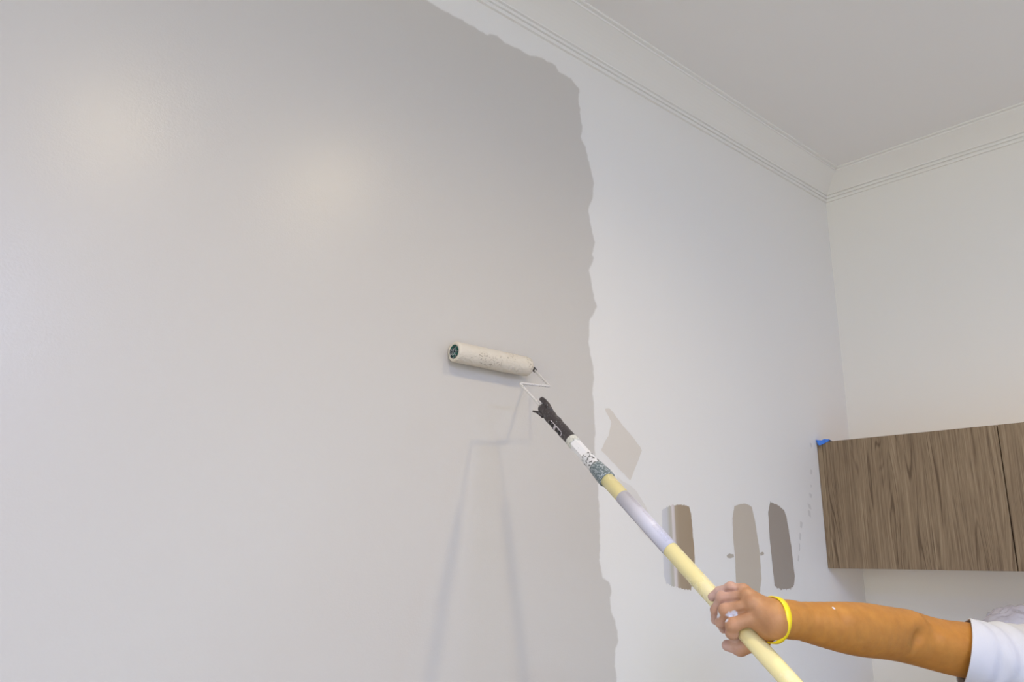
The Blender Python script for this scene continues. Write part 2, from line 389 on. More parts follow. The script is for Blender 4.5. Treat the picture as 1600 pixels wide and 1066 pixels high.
for k, pts in enumerate(([(-0.2879,1.8446),(-0.2755,1.8436),(-0.2731,1.8334),(-0.2824,1.8284)], [(-0.2989,1.7592),(-0.2870,1.7559),(-0.2896,1.7415),(-0.3018,1.7427)], [(-0.3077,1.7100),(-0.2959,1.7066),(-0.3057,1.6980)], [(-0.3206,1.6832),(-0.3010,1.6781),(-0.3073,1.6658),(-0.3190,1.6693)], [(-0.3386,1.6505),(-0.3192,1.6454),(-0.3138,1.6297),(-0.3295,1.6331)], [(-0.3380,1.6308),(-0.3227,1.6254),(-0.3222,1.6057),(-0.3374,1.6111)], [(-0.3921,1.5940),(-0.3773,1.5886),(-0.3842,1.5711),(-0.3954,1.5747)],
                         [(-0.4019,1.5592),(-0.3911,1.5536),(-0.3983,1.5344),(-0.4054,1.5382)], [(-0.4109,1.5286),(-0.4038,1.5249),(-0.4076,1.5021),(-0.4147,1.5059)], [(-0.4208,1.4927),(-0.4137,1.4889),(-0.4204,1.4721),(-0.4274,1.4758)])):
    coat('scuff_mark', pts, M['scuff'], 0.0005, 0.0012, 0.0015, 0.0005, 10.0 + k, wall_back)

# ---------------------------------------------------------------- downlights; rear row and the ceiling panels are added fill
mtr = mat('downlight_white', (0.85, 0.85, 0.84), 0.35)
mem = bpy.data.materials.new('lamp_glow'); mem.use_nodes = True
nt_ = mem.node_tree; nt_.nodes.remove(nt_.nodes['Principled BSDF']); em = nt_.nodes.new('ShaderNodeEmission')
em.inputs[0].default_value = (1, 0.93, 0.82, 1); em.inputs[1].default_value = 8; nt_.links.new(em.outputs[0], nt_.nodes['Material Output'].inputs[0])
mpan = bpy.data.materials.new('fill_panel_glow'); mpan.use_nodes = True
nt_ = mpan.node_tree; nt_.nodes.remove(nt_.nodes['Principled BSDF']); em2 = nt_.nodes.new('ShaderNodeEmission')
em2.inputs[0].default_value = (0.9, 0.95, 1, 1); em2.inputs[1].default_value = 0.5; nt_.links.new(em2.outputs[0], nt_.nodes['Material Output'].inputs[0])
dl = ['round white recessed downlight nearer the painted wall\'s left end', 'round white recessed downlight nearer the cabinet corner', 'round white recessed downlight added as fill by the side window',
      'round white recessed downlight added as fill in the middle of the rear row', 'round white recessed downlight added as fill at the cabinet end of the rear row']
for i, (x, y) in enumerate(DOWN):
    t = thing('downlight', dl[i], 'light', (x, y, ZCEIL), 'recessed ceiling downlights')
    bm = bmesh.new(); lathe(bm, (0, 0, 0), (0, 0, -1), [(0.0, 0.045), (0, 0.062), (0.005, 0.064), (0.009, 0.060), (0.009, 0.050), (0.004, 0.047)], 32, cap=False); mobj('trim_ring', bm, mtr, t, True)
    bm = bmesh.new(); lathe(bm, (0, 0, 0), (0, 0, -1), [(0.001, 0.046), (0.003, 0.046)], 32); mobj('lens', bm, mem, t)

for i, (x, y) in enumerate(FILL_PANELS):  # bodies of the added fill panels, out of view
    t = thing('fill_panel', ('added square white fill light panel toward the side window', 'added square white fill light panel toward the rear window')[i], 'light', (x, y, ZCEIL))
    bm = bmesh.new()
    for lo_, hi_ in (((-.60, -.60, -.02), (.60, -.56, 0)), ((-.60, .56, -.02), (.60, .60, 0)), ((-.60, -.56, -.02), (-.56, .56, 0)), ((.56, -.56, -.02), (.60, .56, 0))): box(bm, lo_, hi_)
    mobj('frame', bm, mtr, t)
    bm = bmesh.new(); box(bm, (-.56, -.56, -.012), (.56, .56, -.004)); mobj('diffuser', bm, mpan, t)

# ---------------------------------------------------------------- wall cabinet
def m_wood(name, seed):
    m = mat(name, (0.2, 0.15, 0.1), 0.5, 0.35); nt = NT(m)
    v = nt.coord(loc=(seed, seed * 0.7, seed * 0.3))
    # cathedral figure: contour lines of a slow field, stretched along z
    mp = nt.n('Mapping'); mp.inputs['Scale'].default_value = (1, 4.6, 0.34); mp.inputs['Rotation'].default_value = (math.radians(-3), 0, 0); nt.l(v, mp.inputs[0])
    slow = nt.noise(mp.outputs[0], 1.9, 2, 0.45)
    rings = nt.math('SINE', nt.math('MULTIPLY', slow, 210))
    rings = nt.math('MULTIPLY_ADD', rings, 0.5, 0.5); line = nt.math('POWER', rings, 7.0)
    mp2 = nt.n('Mapping'); mp2.inputs['Scale'].default_value = (1, 22.0, 0.5); mp2.inputs['Rotation'].default_value = (math.radians(-2), 0, 0); nt.l(v, mp2.inputs[0])
    st = nt.noise(mp2.outputs[0], 5.0, 4, 0.6)
    mp3 = nt.n('Mapping'); mp3.inputs['Scale'].default_value = (1, 60.0, 1.2); nt.l(v, mp3.inputs[0])
    fine = nt.noise(mp3.outputs[0], 9.0, 3, 0.6)
    g = nt.math('ADD', nt.math('MULTIPLY', rings, 0.08), nt.math('MULTIPLY', st, 0.52))
    g = nt.math('ADD', g, nt.math('MULTIPLY', fine, 0.42)); mpl_ = nt.n('Mapping'); mpl_.inputs['Scale'].default_value = (1, 9.0, 1.4); nt.l(v, mpl_.inputs[0])
    lm = nt.ramp(nt.noise(mpl_.outputs[0], 2.4, 2), [(0.38, (0, 0, 0)), (0.62, (1, 1, 1))]); g = nt.math('SUBTRACT', g, nt.math('MULTIPLY', nt.math('MULTIPLY', line, lm), 0.24))
    c = nt.ramp(g, [(0.34, (0.120, 0.080, 0.048)), (0.45, (0.205, 0.145, 0.090)), (0.55, (0.265, 0.195, 0.124)), (0.70, (0.36, 0.28, 0.185))])
    nt.l(c, nt.b.inputs['Base Color']); nt.bump(fine, 0.15, 0.0004); return m
M['wood'] = m_wood('walnut_veneer', 0.0); M['wood_b'] = m_wood('walnut_veneer_b', 3.3); M['wood_c'] = m_wood('walnut_veneer_c', 7.7)
ZT, ZB, XF = 1.849, 1.451, -0.242
cab = thing('wall_cabinet', 'walnut-veneer wall cabinet with flat doors hung in the corner', 'cabinet', (0, 0, ZB))
bm = bmesh.new()
box(bm, (XF + 0.020, -1.50, ZB + 0.002), (-0.001, -0.001, ZT - 0.004), 0.001)
keep(mobj('body', bm, mat('warm_bounce_carcass', (0.74, 0.50, 0.24), 0.5)), cab)  # unseen carcass, coloured to bounce warm light onto the wall below
bm = bmesh.new(); box(bm, (XF + 0.001, -0.0185, ZB), (XF + 0.0195, -0.001, ZT - 0.003), 0.0006); keep(mobj('filler_strip', bm, M['wood_c']), cab)
for i, (a, b) in enumerate(((-0.5375, -0.0195), (-1.02, -0.5405), (-1.50, -1.023))):
    bm = bmesh.new(); box(bm, (XF, a, ZB), (XF + 0.019, b, ZT), 0.0006)
    keep(mobj('door', bm, (M['wood'], M['wood_b'], M['wood_c'])[i]), cab)

# blue masking tape folded on the cabinet's top corner
mt = mat('blue_tape', (0.035, 0.17, 0.72), 0.6)
ntt = NT(mt); ntt.l(ntt.mix(ntt.noise(ntt.coord(), 120, 3), (0.02, 0.12, 0.62), (0.07, 0.28, 0.85)), ntt.b.inputs['Base Color'])
bm = bmesh.new()
g = [[(-0.247, -0.001, 1.858), (-0.2455, -0.006, 1.841), ], [(-0.2500, -0.010, 1.8560), (-0.2500, -0.013, 1.838)], [(-0.2450, -0.019, 1.8545), (-0.2475, -0.021, 1.8400)], [(-0.246, -0.030, 1.8575), (-0.2445, -0.034, 1.846)], [(-0.240, -0.043, 1.8560), (-0.2440, -0.045, 1.850)]]
back = [(-0.215, -0.001, 1.852), (-0.213, -0.012, 1.851), (-0.214, -0.024, 1.852), (-0.217, -0.035, 1.851), (-0.220, -0.046, 1.851)]
rows = [[bm.verts.new(back[i])] + [bm.verts.new(p) for p in g[i]] for i in range(5)]
for a, b in zip(rows, rows[1:]):
    for k in range(2): bm.faces.new((a[k], a[k + 1], b[k + 1], b[k]))
tp = mobj('painters_tape', bm, mt); md = tp.modifiers.new('s', 'SOLIDIFY'); md.thickness = 0.0007
tp['label'] = 'crumpled scrap of blue masking tape on the cabinet\'s top left corner'; tp['category'] = 'tape'

# ---------------------------------------------------------------- paint roller on its pole
AX = V((0.1034,0.7662,0.6342)); W0 = V((-1.6771,-0.0215,1.9092)); TX = V((0.4485,-0.6051,0.6579)); NX = V((-0.8878,-0.2164,0.4061)); H0 = V((-1.7584,-0.6241,1.4103))
DN = -AX                                     # from the roller towards the hands
def ax(s): return W0 + DN * s
RL = V((-1.7856,-0.0220,1.8952)); RR = V((-1.5754,-0.0220,1.8967)); RR.z = RL.z = (RL.z + RR.z) / 2
RY = -0.0220; RR.y = RL.y = RY
roller = thing('paint_roller', 'cream paint roller with white wire frame, dark grip and long pale yellow pole', 'paint roller', tuple(H0))
L = (RR - RL).length
# nap cover
bm = bmesh.new()
pr = [(0.0008, 0.0148), (0.0, 0.0168), (0.0006, 0.0192), (0.0026, 0.0205), (0.006, 0.0212)]
pr += [(0.006 + (L - 0.012) * k / 110, 0.0214) for k in range(1, 110)] + [(L - 0.006, 0.0212), (L - 0.0026, 0.0205), (L - 0.0006, 0.0190), (L, 0.0165), (L - 0.001, 0.0145)]
lathe(bm, RL, (1, 0, 0), pr, 96, cap=False)
for v in bm.verts:
    c = V((v.co.x, RY, RL.z)); d = (v.co - c); rad = d.length; u = (v.co.x - RL.x) / L
    if rad > 0.018:
        q = v.co * 1.0
        amp = 0.0006 + 0.0026 * max(0, noise.noise(q * 38) + 0.12) * min(1, max(0.25, u * 1.5))
        k = noise.noise(q * 420) * 0.6 + noise.noise(q * 200) * 0.6 + noise.noise(q * 900) * 0.3
        f = 1 + amp * k / rad
        dd = d * f
        if c.y + dd.y > -0.0006: dd.y = -0.0006 - c.y
        v.co = c + dd
mn = mat('nap_loaded_with_paint', (0.72, 0.645, 0.535), 0.55, 0.4); nt = NT(mn)
v = nt.coord(); n1 = nt.noise(v, 260, 5, 0.7); n2 = nt.noise(v, 28, 2)
pits = nt.math('MULTIPLY', nt.ramp(n1, [(0.54, (0, 0, 0)), (0.63, (1, 1, 1))]), nt.ramp(n2, [(0.50, (0, 0, 0)), (0.58, (1, 1, 1))]))
c = nt.mix(n2, (0.71, 0.665, 0.59), (0.64, 0.575, 0.465))
nt.l(nt.mix(pits, c, (0.25, 0.21, 0.16)), nt.b.inputs['Base Color']); nt.bump(n1, 0.6, 0.0012)
keep(mobj('roller_cover', bm, mn, smooth=True), roller)
# end cap (recessed, teal core crusted with white paint)
mc = speckle_mat('crusted_cap', (0.010, 0.035, 0.035), (0.70, 0.70, 0.72), 330, 0.55, 0.60, 0.35, layers=[((0.005, 0.13, 0.10), 150, 0.54, 0.58, 3.1), ((0.75, 0.74, 0.72), 190, 0.60, 0.64, 7.7)])
bm = bmesh.new(); lathe(bm, RL, (1, 0, 0), [(0.004, 0.0045), (0.0015, 0.005), (0.0015, 0.0075), (0.0045, 0.009), (0.0045, 0.0125), (0.002, 0.0135), (0.002, 0.0152), (0.012, 0.0154)], 40)
keep(mobj('end_cap', bm, mc, smooth=False), roller)
bm = bmesh.new(); lathe(bm, RR - V((0.010, 0, 0)), (1, 0, 0), [(0.0, 0.015), (0.0085, 0.0148), (0.0085, 0.006), (0.012, 0.005)], 40)
keep(mobj('end_cap', bm, mc), roller)
# wire frame
mw = speckle_mat('white_crusted_wire', (0.66, 0.64, 0.63), (0.12, 0.11, 0.10), 420, 0.60, 0.64, 0.45)
KY = ax(0.1247).y
K2 = V((-1.6900,-0.1170,1.8292)); K1 = V((-1.6037,-0.1170,1.8344)); EE = V((RR.x + 0.004, RY, RR.z)); G0 = ax(0.2181)
K0 = V((-1.5615,-0.0260,1.8923))
path = round_path([V((RR.x - 0.02, RY, RR.z)), K0, K1, K2, G0, ax(0.2338)], 0.006)
bm = bmesh.new(); tube(bm, path, 0.0026, 12); keep(mobj('wire_frame', bm, mw, smooth=True), roller)
mk = speckle_mat('dark_rubber', (0.042, 0.034, 0.036), (0.16, 0.15, 0.155), 240, 0.55, 0.75, 0.45, layers=[((0.30, 0.32, 0.33), 330, 0.66, 0.70, 2.2)])
d01 = (K1 - K0).normalized()
bm = bmesh.new(); lathe(bm, K0 - d01 * 0.002, d01, [(0, 0.0042), (0.001, 0.0050), (0.011, 0.0048), (0.012, 0.0036)], 16)
o = keep(mobj('bearing_tip', bm, mk, smooth=True), roller); o['label'] = 'dark bearing tip where the wire leaves the cover'
# grip
S0, S1 = 0.2208, 0.3347
GL = S1 - S0; bm = bmesh.new()
rA, rB = 0.01145, 0.01082
pr = []
for k in range(61):
    t = k / 60
    r = rB + (rA - rB) * math.exp(-((t - 0.42) / 0.34) ** 2) - 0.0022 * math.exp(-((t - 0.0) / 0.16) ** 2) + 0.0003 * math.sin(t * 26)
    pr.append((t * GL, r))
pr = [(0, 0.006)] + pr + [(GL, 0.008)]
def gf(a, h):
    return 1 + 0.04 * math.cos(2 * a) + 0.05 * math.sin(h * 260) * max(0, math.cos(a))
lathe(bm, ax(S0), DN, pr, 40, gf, ref=TX)
keep(mobj('grip', bm, mk, smooth=True), roller)
g_ = roller.children[-1]
# prongs at the grip's mouth
o0 = ax(S0)
bm = bmesh.new(); tube(bm, [ax(S0 + 0.030) + TX * 0.0085 + NX * 0.004, ax(S0 + 0.012) + TX * 0.0105 + NX * 0.005, ax(S0 - 0.004) + TX * 0.0110 + NX * 0.005, ax(S0 - 0.013) + TX * 0.0105 + NX * 0.004, ax(S0 - 0.017) + TX * 0.0085 + NX * 0.003], [0.004, 0.0055, 0.0055, 0.005, 0.003], 12)
keep(mobj('prong', bm, mk, smooth=True), roller)
bm = bmesh.new(); tube(bm, [ax(S0 + 0.022) - TX * 0.0095 + NX * 0.002, ax(S0 + 0.004) - TX * 0.0125 + NX * 0.003, ax(S0 - 0.006) - TX * 0.0175 + NX * 0.003], [0.004, 0.0028, 0.0018], 10)
keep(mobj('prong', bm, mk, smooth=True), roller)
bm = bmesh.new(); lathe(bm, ax(S0 - 0.006) + NX * 0.002, DN, [(0, 0.003), (0.001, 0.0052), (0.010, 0.0055)], 14)
keep(mobj('wire_collar', bm, mw, smooth=True), roller)
# light edged slot with a bridge in the side of the grip
ms = speckle_mat('slot_paint', (0.62, 0.58, 0.62), (0.08, 0.06, 0.07), 380, 0.52, 0.58, 0.5); mh = mat('slot_shade', (0.012, 0.009, 0.010), 0.6)
side = (NX * 0.76 - TX * 0.65).normalized(); crs = DN.cross(side).normalized()
def patch(name, s0, s1, w_, r, m, e=0.0012):
    bm = bmesh.new(); n = 20; top = []
    for i in range(n):
        a = 2 * math.pi * i / n; ca, sa = math.cos(a), math.sin(a)
        u = math.copysign(abs(ca) ** 0.45, ca); q = math.copysign(abs(sa) ** 0.6, sa)
        p = ax((s0 + s1) / 2 + u * (s1 - s0) / 2)
        b = math.asin(max(-1, min(1, q * w_ / 2 / r)))
        top.append((p + side * (r * math.cos(b)) + crs * (q * w_ / 2), p + side * (r * math.cos(b) - e) + crs * (q * w_ / 2)))
    vt = [bm.verts.new(a) for a, b in top]; vb = [bm.verts.new(b) for a, b in top]
    bm.faces.new(vt); bm.faces.new(list(reversed(vb)))
    for i in range(n): bm.faces.new((vt[i], vb[i], vb[(i + 1) % n], vt[(i + 1) % n]))
    bmesh.ops.recalc_face_normals(bm, faces=bm.faces)
    return keep(mobj(name, bm, m), roller)
sa, sb = S0 + GL * 0.42, S0 + GL * 0.84
rs = rA + 0.0011
patch('slot_rim', sa, sb, 0.0100, rs, ms)
for (a, b) in ((0.04, 0.20), (0.24, 0.40), (0.56, 0.72), (0.75, 0.97)):
    patch('slot_hole_shade', sa + (sb - sa) * a, sa + (sb - sa) * b, 0.0080, rs + 0.0006, mh)  # raised near-black plates; the shade inside the holes is put into the colour
# socket pieces
mo = speckle_mat('cream_collar', (0.60, 0.60, 0.55), (0.30, 0.31, 0.28), 300, 0.58, 0.64, 0.45)
sA, sB = S1 - 0.001, 0.3486; r = 0.01190
bm = bmesh.new(); lathe(bm, ax(sA), DN, [(0, r * 0.9), (0.001, r), (sB - sA - 0.001, r * 1.02), (sB - sA, r * 0.9)], 32); keep(mobj('grip_collar', bm, mo, smooth=False), roller)
mwh = speckle_mat('white_plastic', (0.74, 0.74, 0.77), (0.35, 0.35, 0.36), 260, 0.66, 0.70, 0.35)
sC = 0.3892; r = 0.01059
bm = bmesh.new(); lathe(bm, ax(sB), DN, [(0, r * 1.04), (sC - sB + 0.004, r * 1.06)], 6, ref=TX); keep(mobj('hexagonal_shank', bm, mwh), roller)
pole = bpy.data.objects.new('extension_pole', None); link(pole); pole.parent = roller
pole['label'] = 'pale yellow extension pole with a white sticker'
def pk(o):
    o.parent = pole; o.matrix_parent_inverse = Matrix.Translation(-roller.location); return o
msp = speckle_mat('crusted_thread', (0.66, 0.66, 0.68), (0.07, 0.07, 0.07), 210, 0.53, 0.56, 0.45)
sD = 0.4197; r = 0.01208
bm = bmesh.new(); pr = [(0, r * 0.9), (0.001, r)]
n = 14
for k in range(n): pr.append((0.001 + (sD - sC) * k / n, r * (1.0 + (0.03 if k % 2 else 0))))
pr.append((sD - sC + 0.004, r)); lathe(bm, ax(sC), DN, pr, 32); pk(mobj('threaded_tip', bm, msp, smooth=True))
mtl = speckle_mat('teal_grey_collar', (0.11, 0.15, 0.165), (0.42, 0.46, 0.49), 260, 0.48, 0.60, 0.5)
sE = 0.4574; r1 = 0.01308; r2 = 0.01530
bm = bmesh.new(); l_ = sE - sD
lathe(bm, ax(sD), DN, [(0, r1 * 0.85), (0.0008, r1), (l_ * 0.15, r1 * 1.03), (l_ * 0.7, r2 * 0.97), (l_ * 0.92, r2), (l_ - 0.0005, r2 * 0.98), (l_, r2 * 0.9)], 48, lambda a, h: 1 + 0.018 * math.cos(24 * a) * (1 if 0.002 < h < l_ - 0.004 else 0), ref=TX)
pk(mobj('locking_collar', bm, mtl, smooth=True))
PR = 0.0125
my = mat('yellow_pole', (0.80, 0.70, 0.36), 0.22, 0.5); nt = NT(my)
v = nt.coord(); n1 = nt.noise(v, 26, 4, 0.6); n2 = nt.noise(nt.coord(loc=(5, 5, 5)), 60, 3, 0.6)
c = nt.mix(nt.ramp(n1, [(0.55, (0, 0, 0)), (0.80, (1, 1, 1))]), (0.95, 0.86, 0.46), (0.88, 0.83, 0.66))
nt.l(c, nt.b.inputs['Base Color']); nt.l(nt.math('MULTIPLY_ADD', n1, 0.3, 0.10), nt.b.inputs['Roughness'])
PEND = 0.7865 + 0.62
bm = bmesh.new(); lathe(bm, ax(sE - 0.004), DN, [(0, PR), (PEND - sE - 0.002, PR), (PEND - sE, PR * 0.9)], 48)
pk(mobj('tube', bm, my, smooth=False))
for p_ in pole.children[-1].data.polygons: p_.use_smooth = len(p_.vertices) == 4
mcapb = mat('pole_cap', (0.05, 0.05, 0.05), 0.5)
bm = bmesh.new(); lathe(bm, ax(PEND - 0.03), DN, [(0, PR * 1.02), (0.001, PR * 1.12), (0.036, PR * 1.12), (0.04, PR * 0.9)], 32); pk(mobj('end_plug', bm, mcapb))
# sticker wrapped round the pole, with small printed lines
ml = mat('sticker', (0.80, 0.80, 0.86), 0.4, 0.5); nt = NT(ml)
uvn = nt.n('UVMap'); sep = nt.n('SeparateXYZ'); nt.l(uvn.outputs[0], sep.inputs[0])
U, W_ = sep.outputs[0], sep.outputs[1]          # U along the pole 0..1, W around 0..1
def band(x, a, b): return nt.math('MULTIPLY', nt.math('GREATER_THAN', x, a), nt.math('LESS_THAN', x, b))
lines = nt.math('GREATER_THAN', nt.math('SINE', nt.math('MULTIPLY', W_, 2 * math.pi * 44)), 0.15)
cmb = nt.n('CombineXYZ'); nt.l(nt.math('MULTIPLY', U, 95), cmb.inputs[0]); nt.l(nt.math('FLOOR', nt.math('MULTIPLY', W_, 44)), cmb.inputs[1])
words = nt.math('GREATER_THAN', nt.noise(cmb.outputs[0], 1.6, 2), 0.46)
blocks = nt.math('ADD', nt.math('MULTIPLY', band(U, 0.04, 0.33), band(W_, 0.60, 0.69)), nt.math('MULTIPLY', band(U, 0.40, 0.60), band(W_, 0.60, 0.65)))
blocks = nt.math('ADD', blocks, nt.math('MULTIPLY', band(U, 0.66, 0.95), band(W_, 0.53, 0.68)), clamp=True)
blocks = nt.math('ADD', blocks, nt.math('MULTIPLY', band(U, 0.03, 0.97), band(W_, 0.335, 0.352)), clamp=True)
ink = nt.math('MULTIPLY', nt.math('MULTIPLY', lines, words), blocks)
dark = nt.math('MULTIPLY', band(W_, 0.290, 0.312), band(U, 0.03, 0.99))
c = nt.mix(nt.math('MULTIPLY', ink, 0.55), (0.57, 0.57, 0.67), (0.25, 0.23, 0.30)); c = nt.mix(nt.math('MULTIPLY', dark, 0.85), c, (0.05, 0.05, 0.06))
nt.l(c, nt.b.inputs['Base Color'])
sF, sG = 0.5053, 0.6392
bm = bmesh.new(); uvl = bm.loops.layers.uv.new('UVMap'); n = 64; rr = PR + 0.0003
tt = TX; ss = NX                                   # angle measured from the side facing away
def cyl(a, s): return ax(s) + (-ss * math.cos(a) - tt * math.sin(a)) * rr      # a=pi faces the viewer side
vs = [[bm.verts.new(cyl(2 * math.pi * i / n, s)) for i in range(n + 1)] for s in (sF, sG)]
for i in range(n):
    f = bm.faces.new((vs[0][i], vs[0][i + 1], vs[1][i + 1], vs[1][i])); f.smooth = True
    for lp, uvv in zip(f.loops, ((0, i / n), (0, (i + 1) / n), (1, (i + 1) / n), (1, i / n))): lp[uvl].uv = uvv
o = pk(mobj('sticker', bm, ml)); md = o.modifiers.new('s', 'SOLIDIFY'); md.thickness = 0.0002; md.offset = 1
for p_ in o.data.polygons: p_.use_smooth = True
o['label'] = 'white printed sticker wrapped round the pole'

# ---------------------------------------------------------------- implicit surfaces (person)
def surface_nets(bounds, h, fn, block=8):
    """mesh the zero set of fn(points Nx3)->N on a grid of cell h; coarse pass first"""
    lo = np.array(bounds[0], float); hi = np.array(bounds[1], float)
    nb = np.ceil((hi - lo) / (h * block)).astype(int); n = nb * block + 1
    F = np.full(tuple(n), 1.0, np.float32)
    bi = np.stack(np.meshgrid(*[np.arange(k) for k in nb], indexing='ij'), -1).reshape(-1, 3)
    cen = lo + (bi + 0.5) * block * h
    dc = fn(cen); keepb = np.abs(dc) < h * block * 1.35
    for b, dv in zip(bi[~keepb], dc[~keepb]):
        if dv < 0: F[b[0] * block:(b[0] + 1) * block + 1, b[1] * block:(b[1] + 1) * block + 1, b[2] * block:(b[2] + 1) * block + 1] = -1
    sel = bi[keepb]; off = np.stack(np.meshgrid(*[np.arange(block + 1)] * 3, indexing='ij'), -1).reshape(-1, 3)
    for s in range(0, len(sel), 400):
        g = (sel[s:s + 400, None, :] * block + off[None]).reshape(-1, 3)
        F[g[:, 0], g[:, 1], g[:, 2]] = fn(lo + g * h)
    sg = F < 0
    c = sum(sg[i:n[0] - 1 + i, j:n[1] - 1 + j, k:n[2] - 1 + k].astype(np.int8) for i in (0, 1) for j in (0, 1) for k in (0, 1))
    act = np.argwhere((c > 0) & (c < 8)); idx = -np.ones(tuple(n - 1), np.int64); idx[tuple(act.T)] = np.arange(len(act))
    acc = np.zeros((len(act), 3)); cnt = np.zeros(len(act))
    cor = [(i, j, k) for i in (0, 1) for j in (0, 1) for k in (0, 1)]
    for a in cor:
        for b in cor:
            d = np.subtract(b, a)
            if d.sum() == 1 and (d >= 0).all():
                fa = F[tuple((act + a).T)].astype(float); fb = F[tuple((act + b).T)].astype(float)
                m = (fa < 0) != (fb < 0); t = np.where(m, fa / np.where(fa == fb, 1, fa - fb), 0)
                p = np.array(a) + t[:, None] * d; acc[m] += p[m]; cnt[m] += 1
    Vt = lo + (act + acc / cnt[:, None]) * h
    quads = []
    for axis in range(3):
        u, v = (axis + 1) % 3, (axis + 2) % 3
        sl0 = [slice(1, -1)] * 3; sl1 = [slice(1, -1)] * 3; sl0[axis] = slice(0, -1); sl1[axis] = slice(1, None)
        A = sg[tuple(sl0)]; B = sg[tuple(sl1)]
        e = np.argwhere(A != B); org = e + 1; org[:, axis] -= 1
        flip = A[tuple(e.T)]
        eu = np.zeros(3, int); eu[u] = 1; ev = np.zeros(3, int); ev[v] = 1
        q = np.stack([idx[tuple((org - eu - ev).T)], idx[tuple((org - ev).T)], idx[tuple(org.T)], idx[tuple((org - eu).T)]], 1)
        q[~flip] = q[~flip][:, ::-1]; quads.append(q)
    Q = np.concatenate(quads); Q = Q[(Q >= 0).all(1)]
    return Vt, Q

def smin(a, b, k):
    h = np.maximum(k - np.abs(a - b), 0) / k
    return np.minimum(a, b) - h * h * k * 0.25

def cone(p, a, b, ra, rb):
    a = np.array(a); b = np.array(b); ab = b - a; L2 = ab @ ab
    t = np.clip(((p - a) @ ab) / max(L2, 1e-12), 0, 1)
    return np.linalg.norm(p - a - t[:, None] * ab, axis=1) - (ra + (rb - ra) * t)

def chain(p, pts, rs, k):
    d = None
    for a, b, ra, rb in zip(pts, pts[1:], rs, rs[1:]):
        e = cone(p, a, b, ra, rb); d = e if d is None else smin(d, e, k)
    return d

def to_mesh(name, Vt, Q, m):
    me = bpy.data.meshes.new(name); me.vertices.add(len(Vt)); me.vertices.foreach_set('co', Vt.astype(np.float32).ravel())
    me.loops.add(len(Q) * 4); me.loops.foreach_set('vertex_index', Q.astype(np.int32).ravel())
    me.polygons.add(len(Q)); me.polygons.foreach_set('loop_start', np.arange(0, len(Q) * 4, 4, dtype=np.int32))
    me.update(calc_edges=True); me.validate(); me.polygons.foreach_set('use_smooth', [True] * len(me.polygons)); me.materials.append(m)
    return me

def relax(Vt, Q, it, lam=0.5):
    """Taubin smoothing"""
    e = np.concatenate([Q[:, [0, 1]], Q[:, [1, 2]], Q[:, [2, 3]], Q[:, [3, 0]]])
    cnt = np.bincount(e.ravel(), minlength=len(Vt)).astype(float)[:, None]
    for i in range(it):
        for l in (lam, -lam * 1.04):
            s = np.zeros_like(Vt)
            for ax_ in range(3):
                s[:, ax_] = np.bincount(e[:, 0], Vt[e[:, 1], ax_], len(Vt)) + np.bincount(e[:, 1], Vt[e[:, 0], ax_], len(Vt))
            Vt = Vt + l * (s / cnt - Vt)
    return Vt

# --- right arm and hand
FING = {  # points MCP, PIP, DIP, tip ; radii
    'index':  ([(-1.7672,-0.6740,1.4186), (-1.7855,-0.6411,1.4047), (-1.7822,-0.6367,1.3934), (-1.7600,-0.6258,1.3887)], [.0115, .0100, .0088, .0072]),
    'middle': ([(-1.7693,-0.6641,1.4316), (-1.7831,-0.6299,1.4223), (-1.7795,-0.6192,1.4062), (-1.7678,-0.6152,1.3970)], [.0115, .0100, .0088, .0072]),
    'ring':   ([(-1.7664,-0.6547,1.4405), (-1.7768,-0.6218,1.4377), (-1.7769,-0.6102,1.4217), (-1.7683,-0.6026,1.4076)], [.0108, .0094, .0082, .0068]),
    'pinky':  ([(-1.7569,-0.6436,1.4475), (-1.7668,-0.6293,1.4507), (-1.7686,-0.6111,1.4455), (-1.7714,-0.6009,1.4385)], [.0098, .0084, .0075, .0062]),
}
THUMB = ([(-1.7585,-0.6799,1.4001), (-1.7436,-0.6561,1.3814), (-1.7533,-0.6298,1.3716), (-1.7587,-0.6129,1.3738)], [.0125, .0122, .0100, .0078])
WR = [(-1.7620,-0.6913,1.4011), (-1.7655,-0.6937,1.4094), (-1.7635,-0.6919,1.4171), (-1.7558,-0.6867,1.4246)]
ARM = [(-1.7423,-0.6849,1.4134), (-1.7222,-0.6885,1.4110), (-1.6915,-0.6970,1.4066), (-1.6452,-0.7093,1.3997), (-1.5930,-0.7200,1.3932), (-1.5565,-0.7283,1.3890), (-1.5137,-0.7334,1.3832), (-1.4735,-0.7405,1.3776), (-1.4428,-0.7518,1.3691), (-1.4167,-0.7663,1.3620), (-1.3916,-0.7806,1.3567), (-1.3702,-0.7948,1.3531), (-1.2297,-0.8896,1.3220)]
ARR = [.0225, .0236, .0270, .0328, .0378, .0382, .0380, .0396, .0388, .0395, .0410, .0426, .050]
ARR = [x * 0.985 for x in ARR]

def smooth_chain(P, R, sub=4):
    P = np.array(P); R = np.array(R)[:, None]; D = np.concatenate([P, R], 1); out = []
    for i in range(len(D) - 1):
        a, b, c, d = D[max(i - 1, 0)], D[i], D[i + 1], D[min(i + 2, len(D) - 1)]
        for k in range(sub):
            t = k / sub; out.append(0.5 * (2 * b + (c - a) * t + (2 * a - 5 * b + 4 * c - d) * t * t + (3 * b - a - 3 * c + d) * t ** 3))
    out.append(D[-1]); out = np.array(out)
    for _ in range(3): out[1:-1] = (out[:-2] + 2 * out[1:-1] + out[2:]) / 4
    return [tuple(q[:3]) for q in out], list(out[:, 3])
ARM_S, ARR_S = smooth_chain(ARM, ARR, 3)

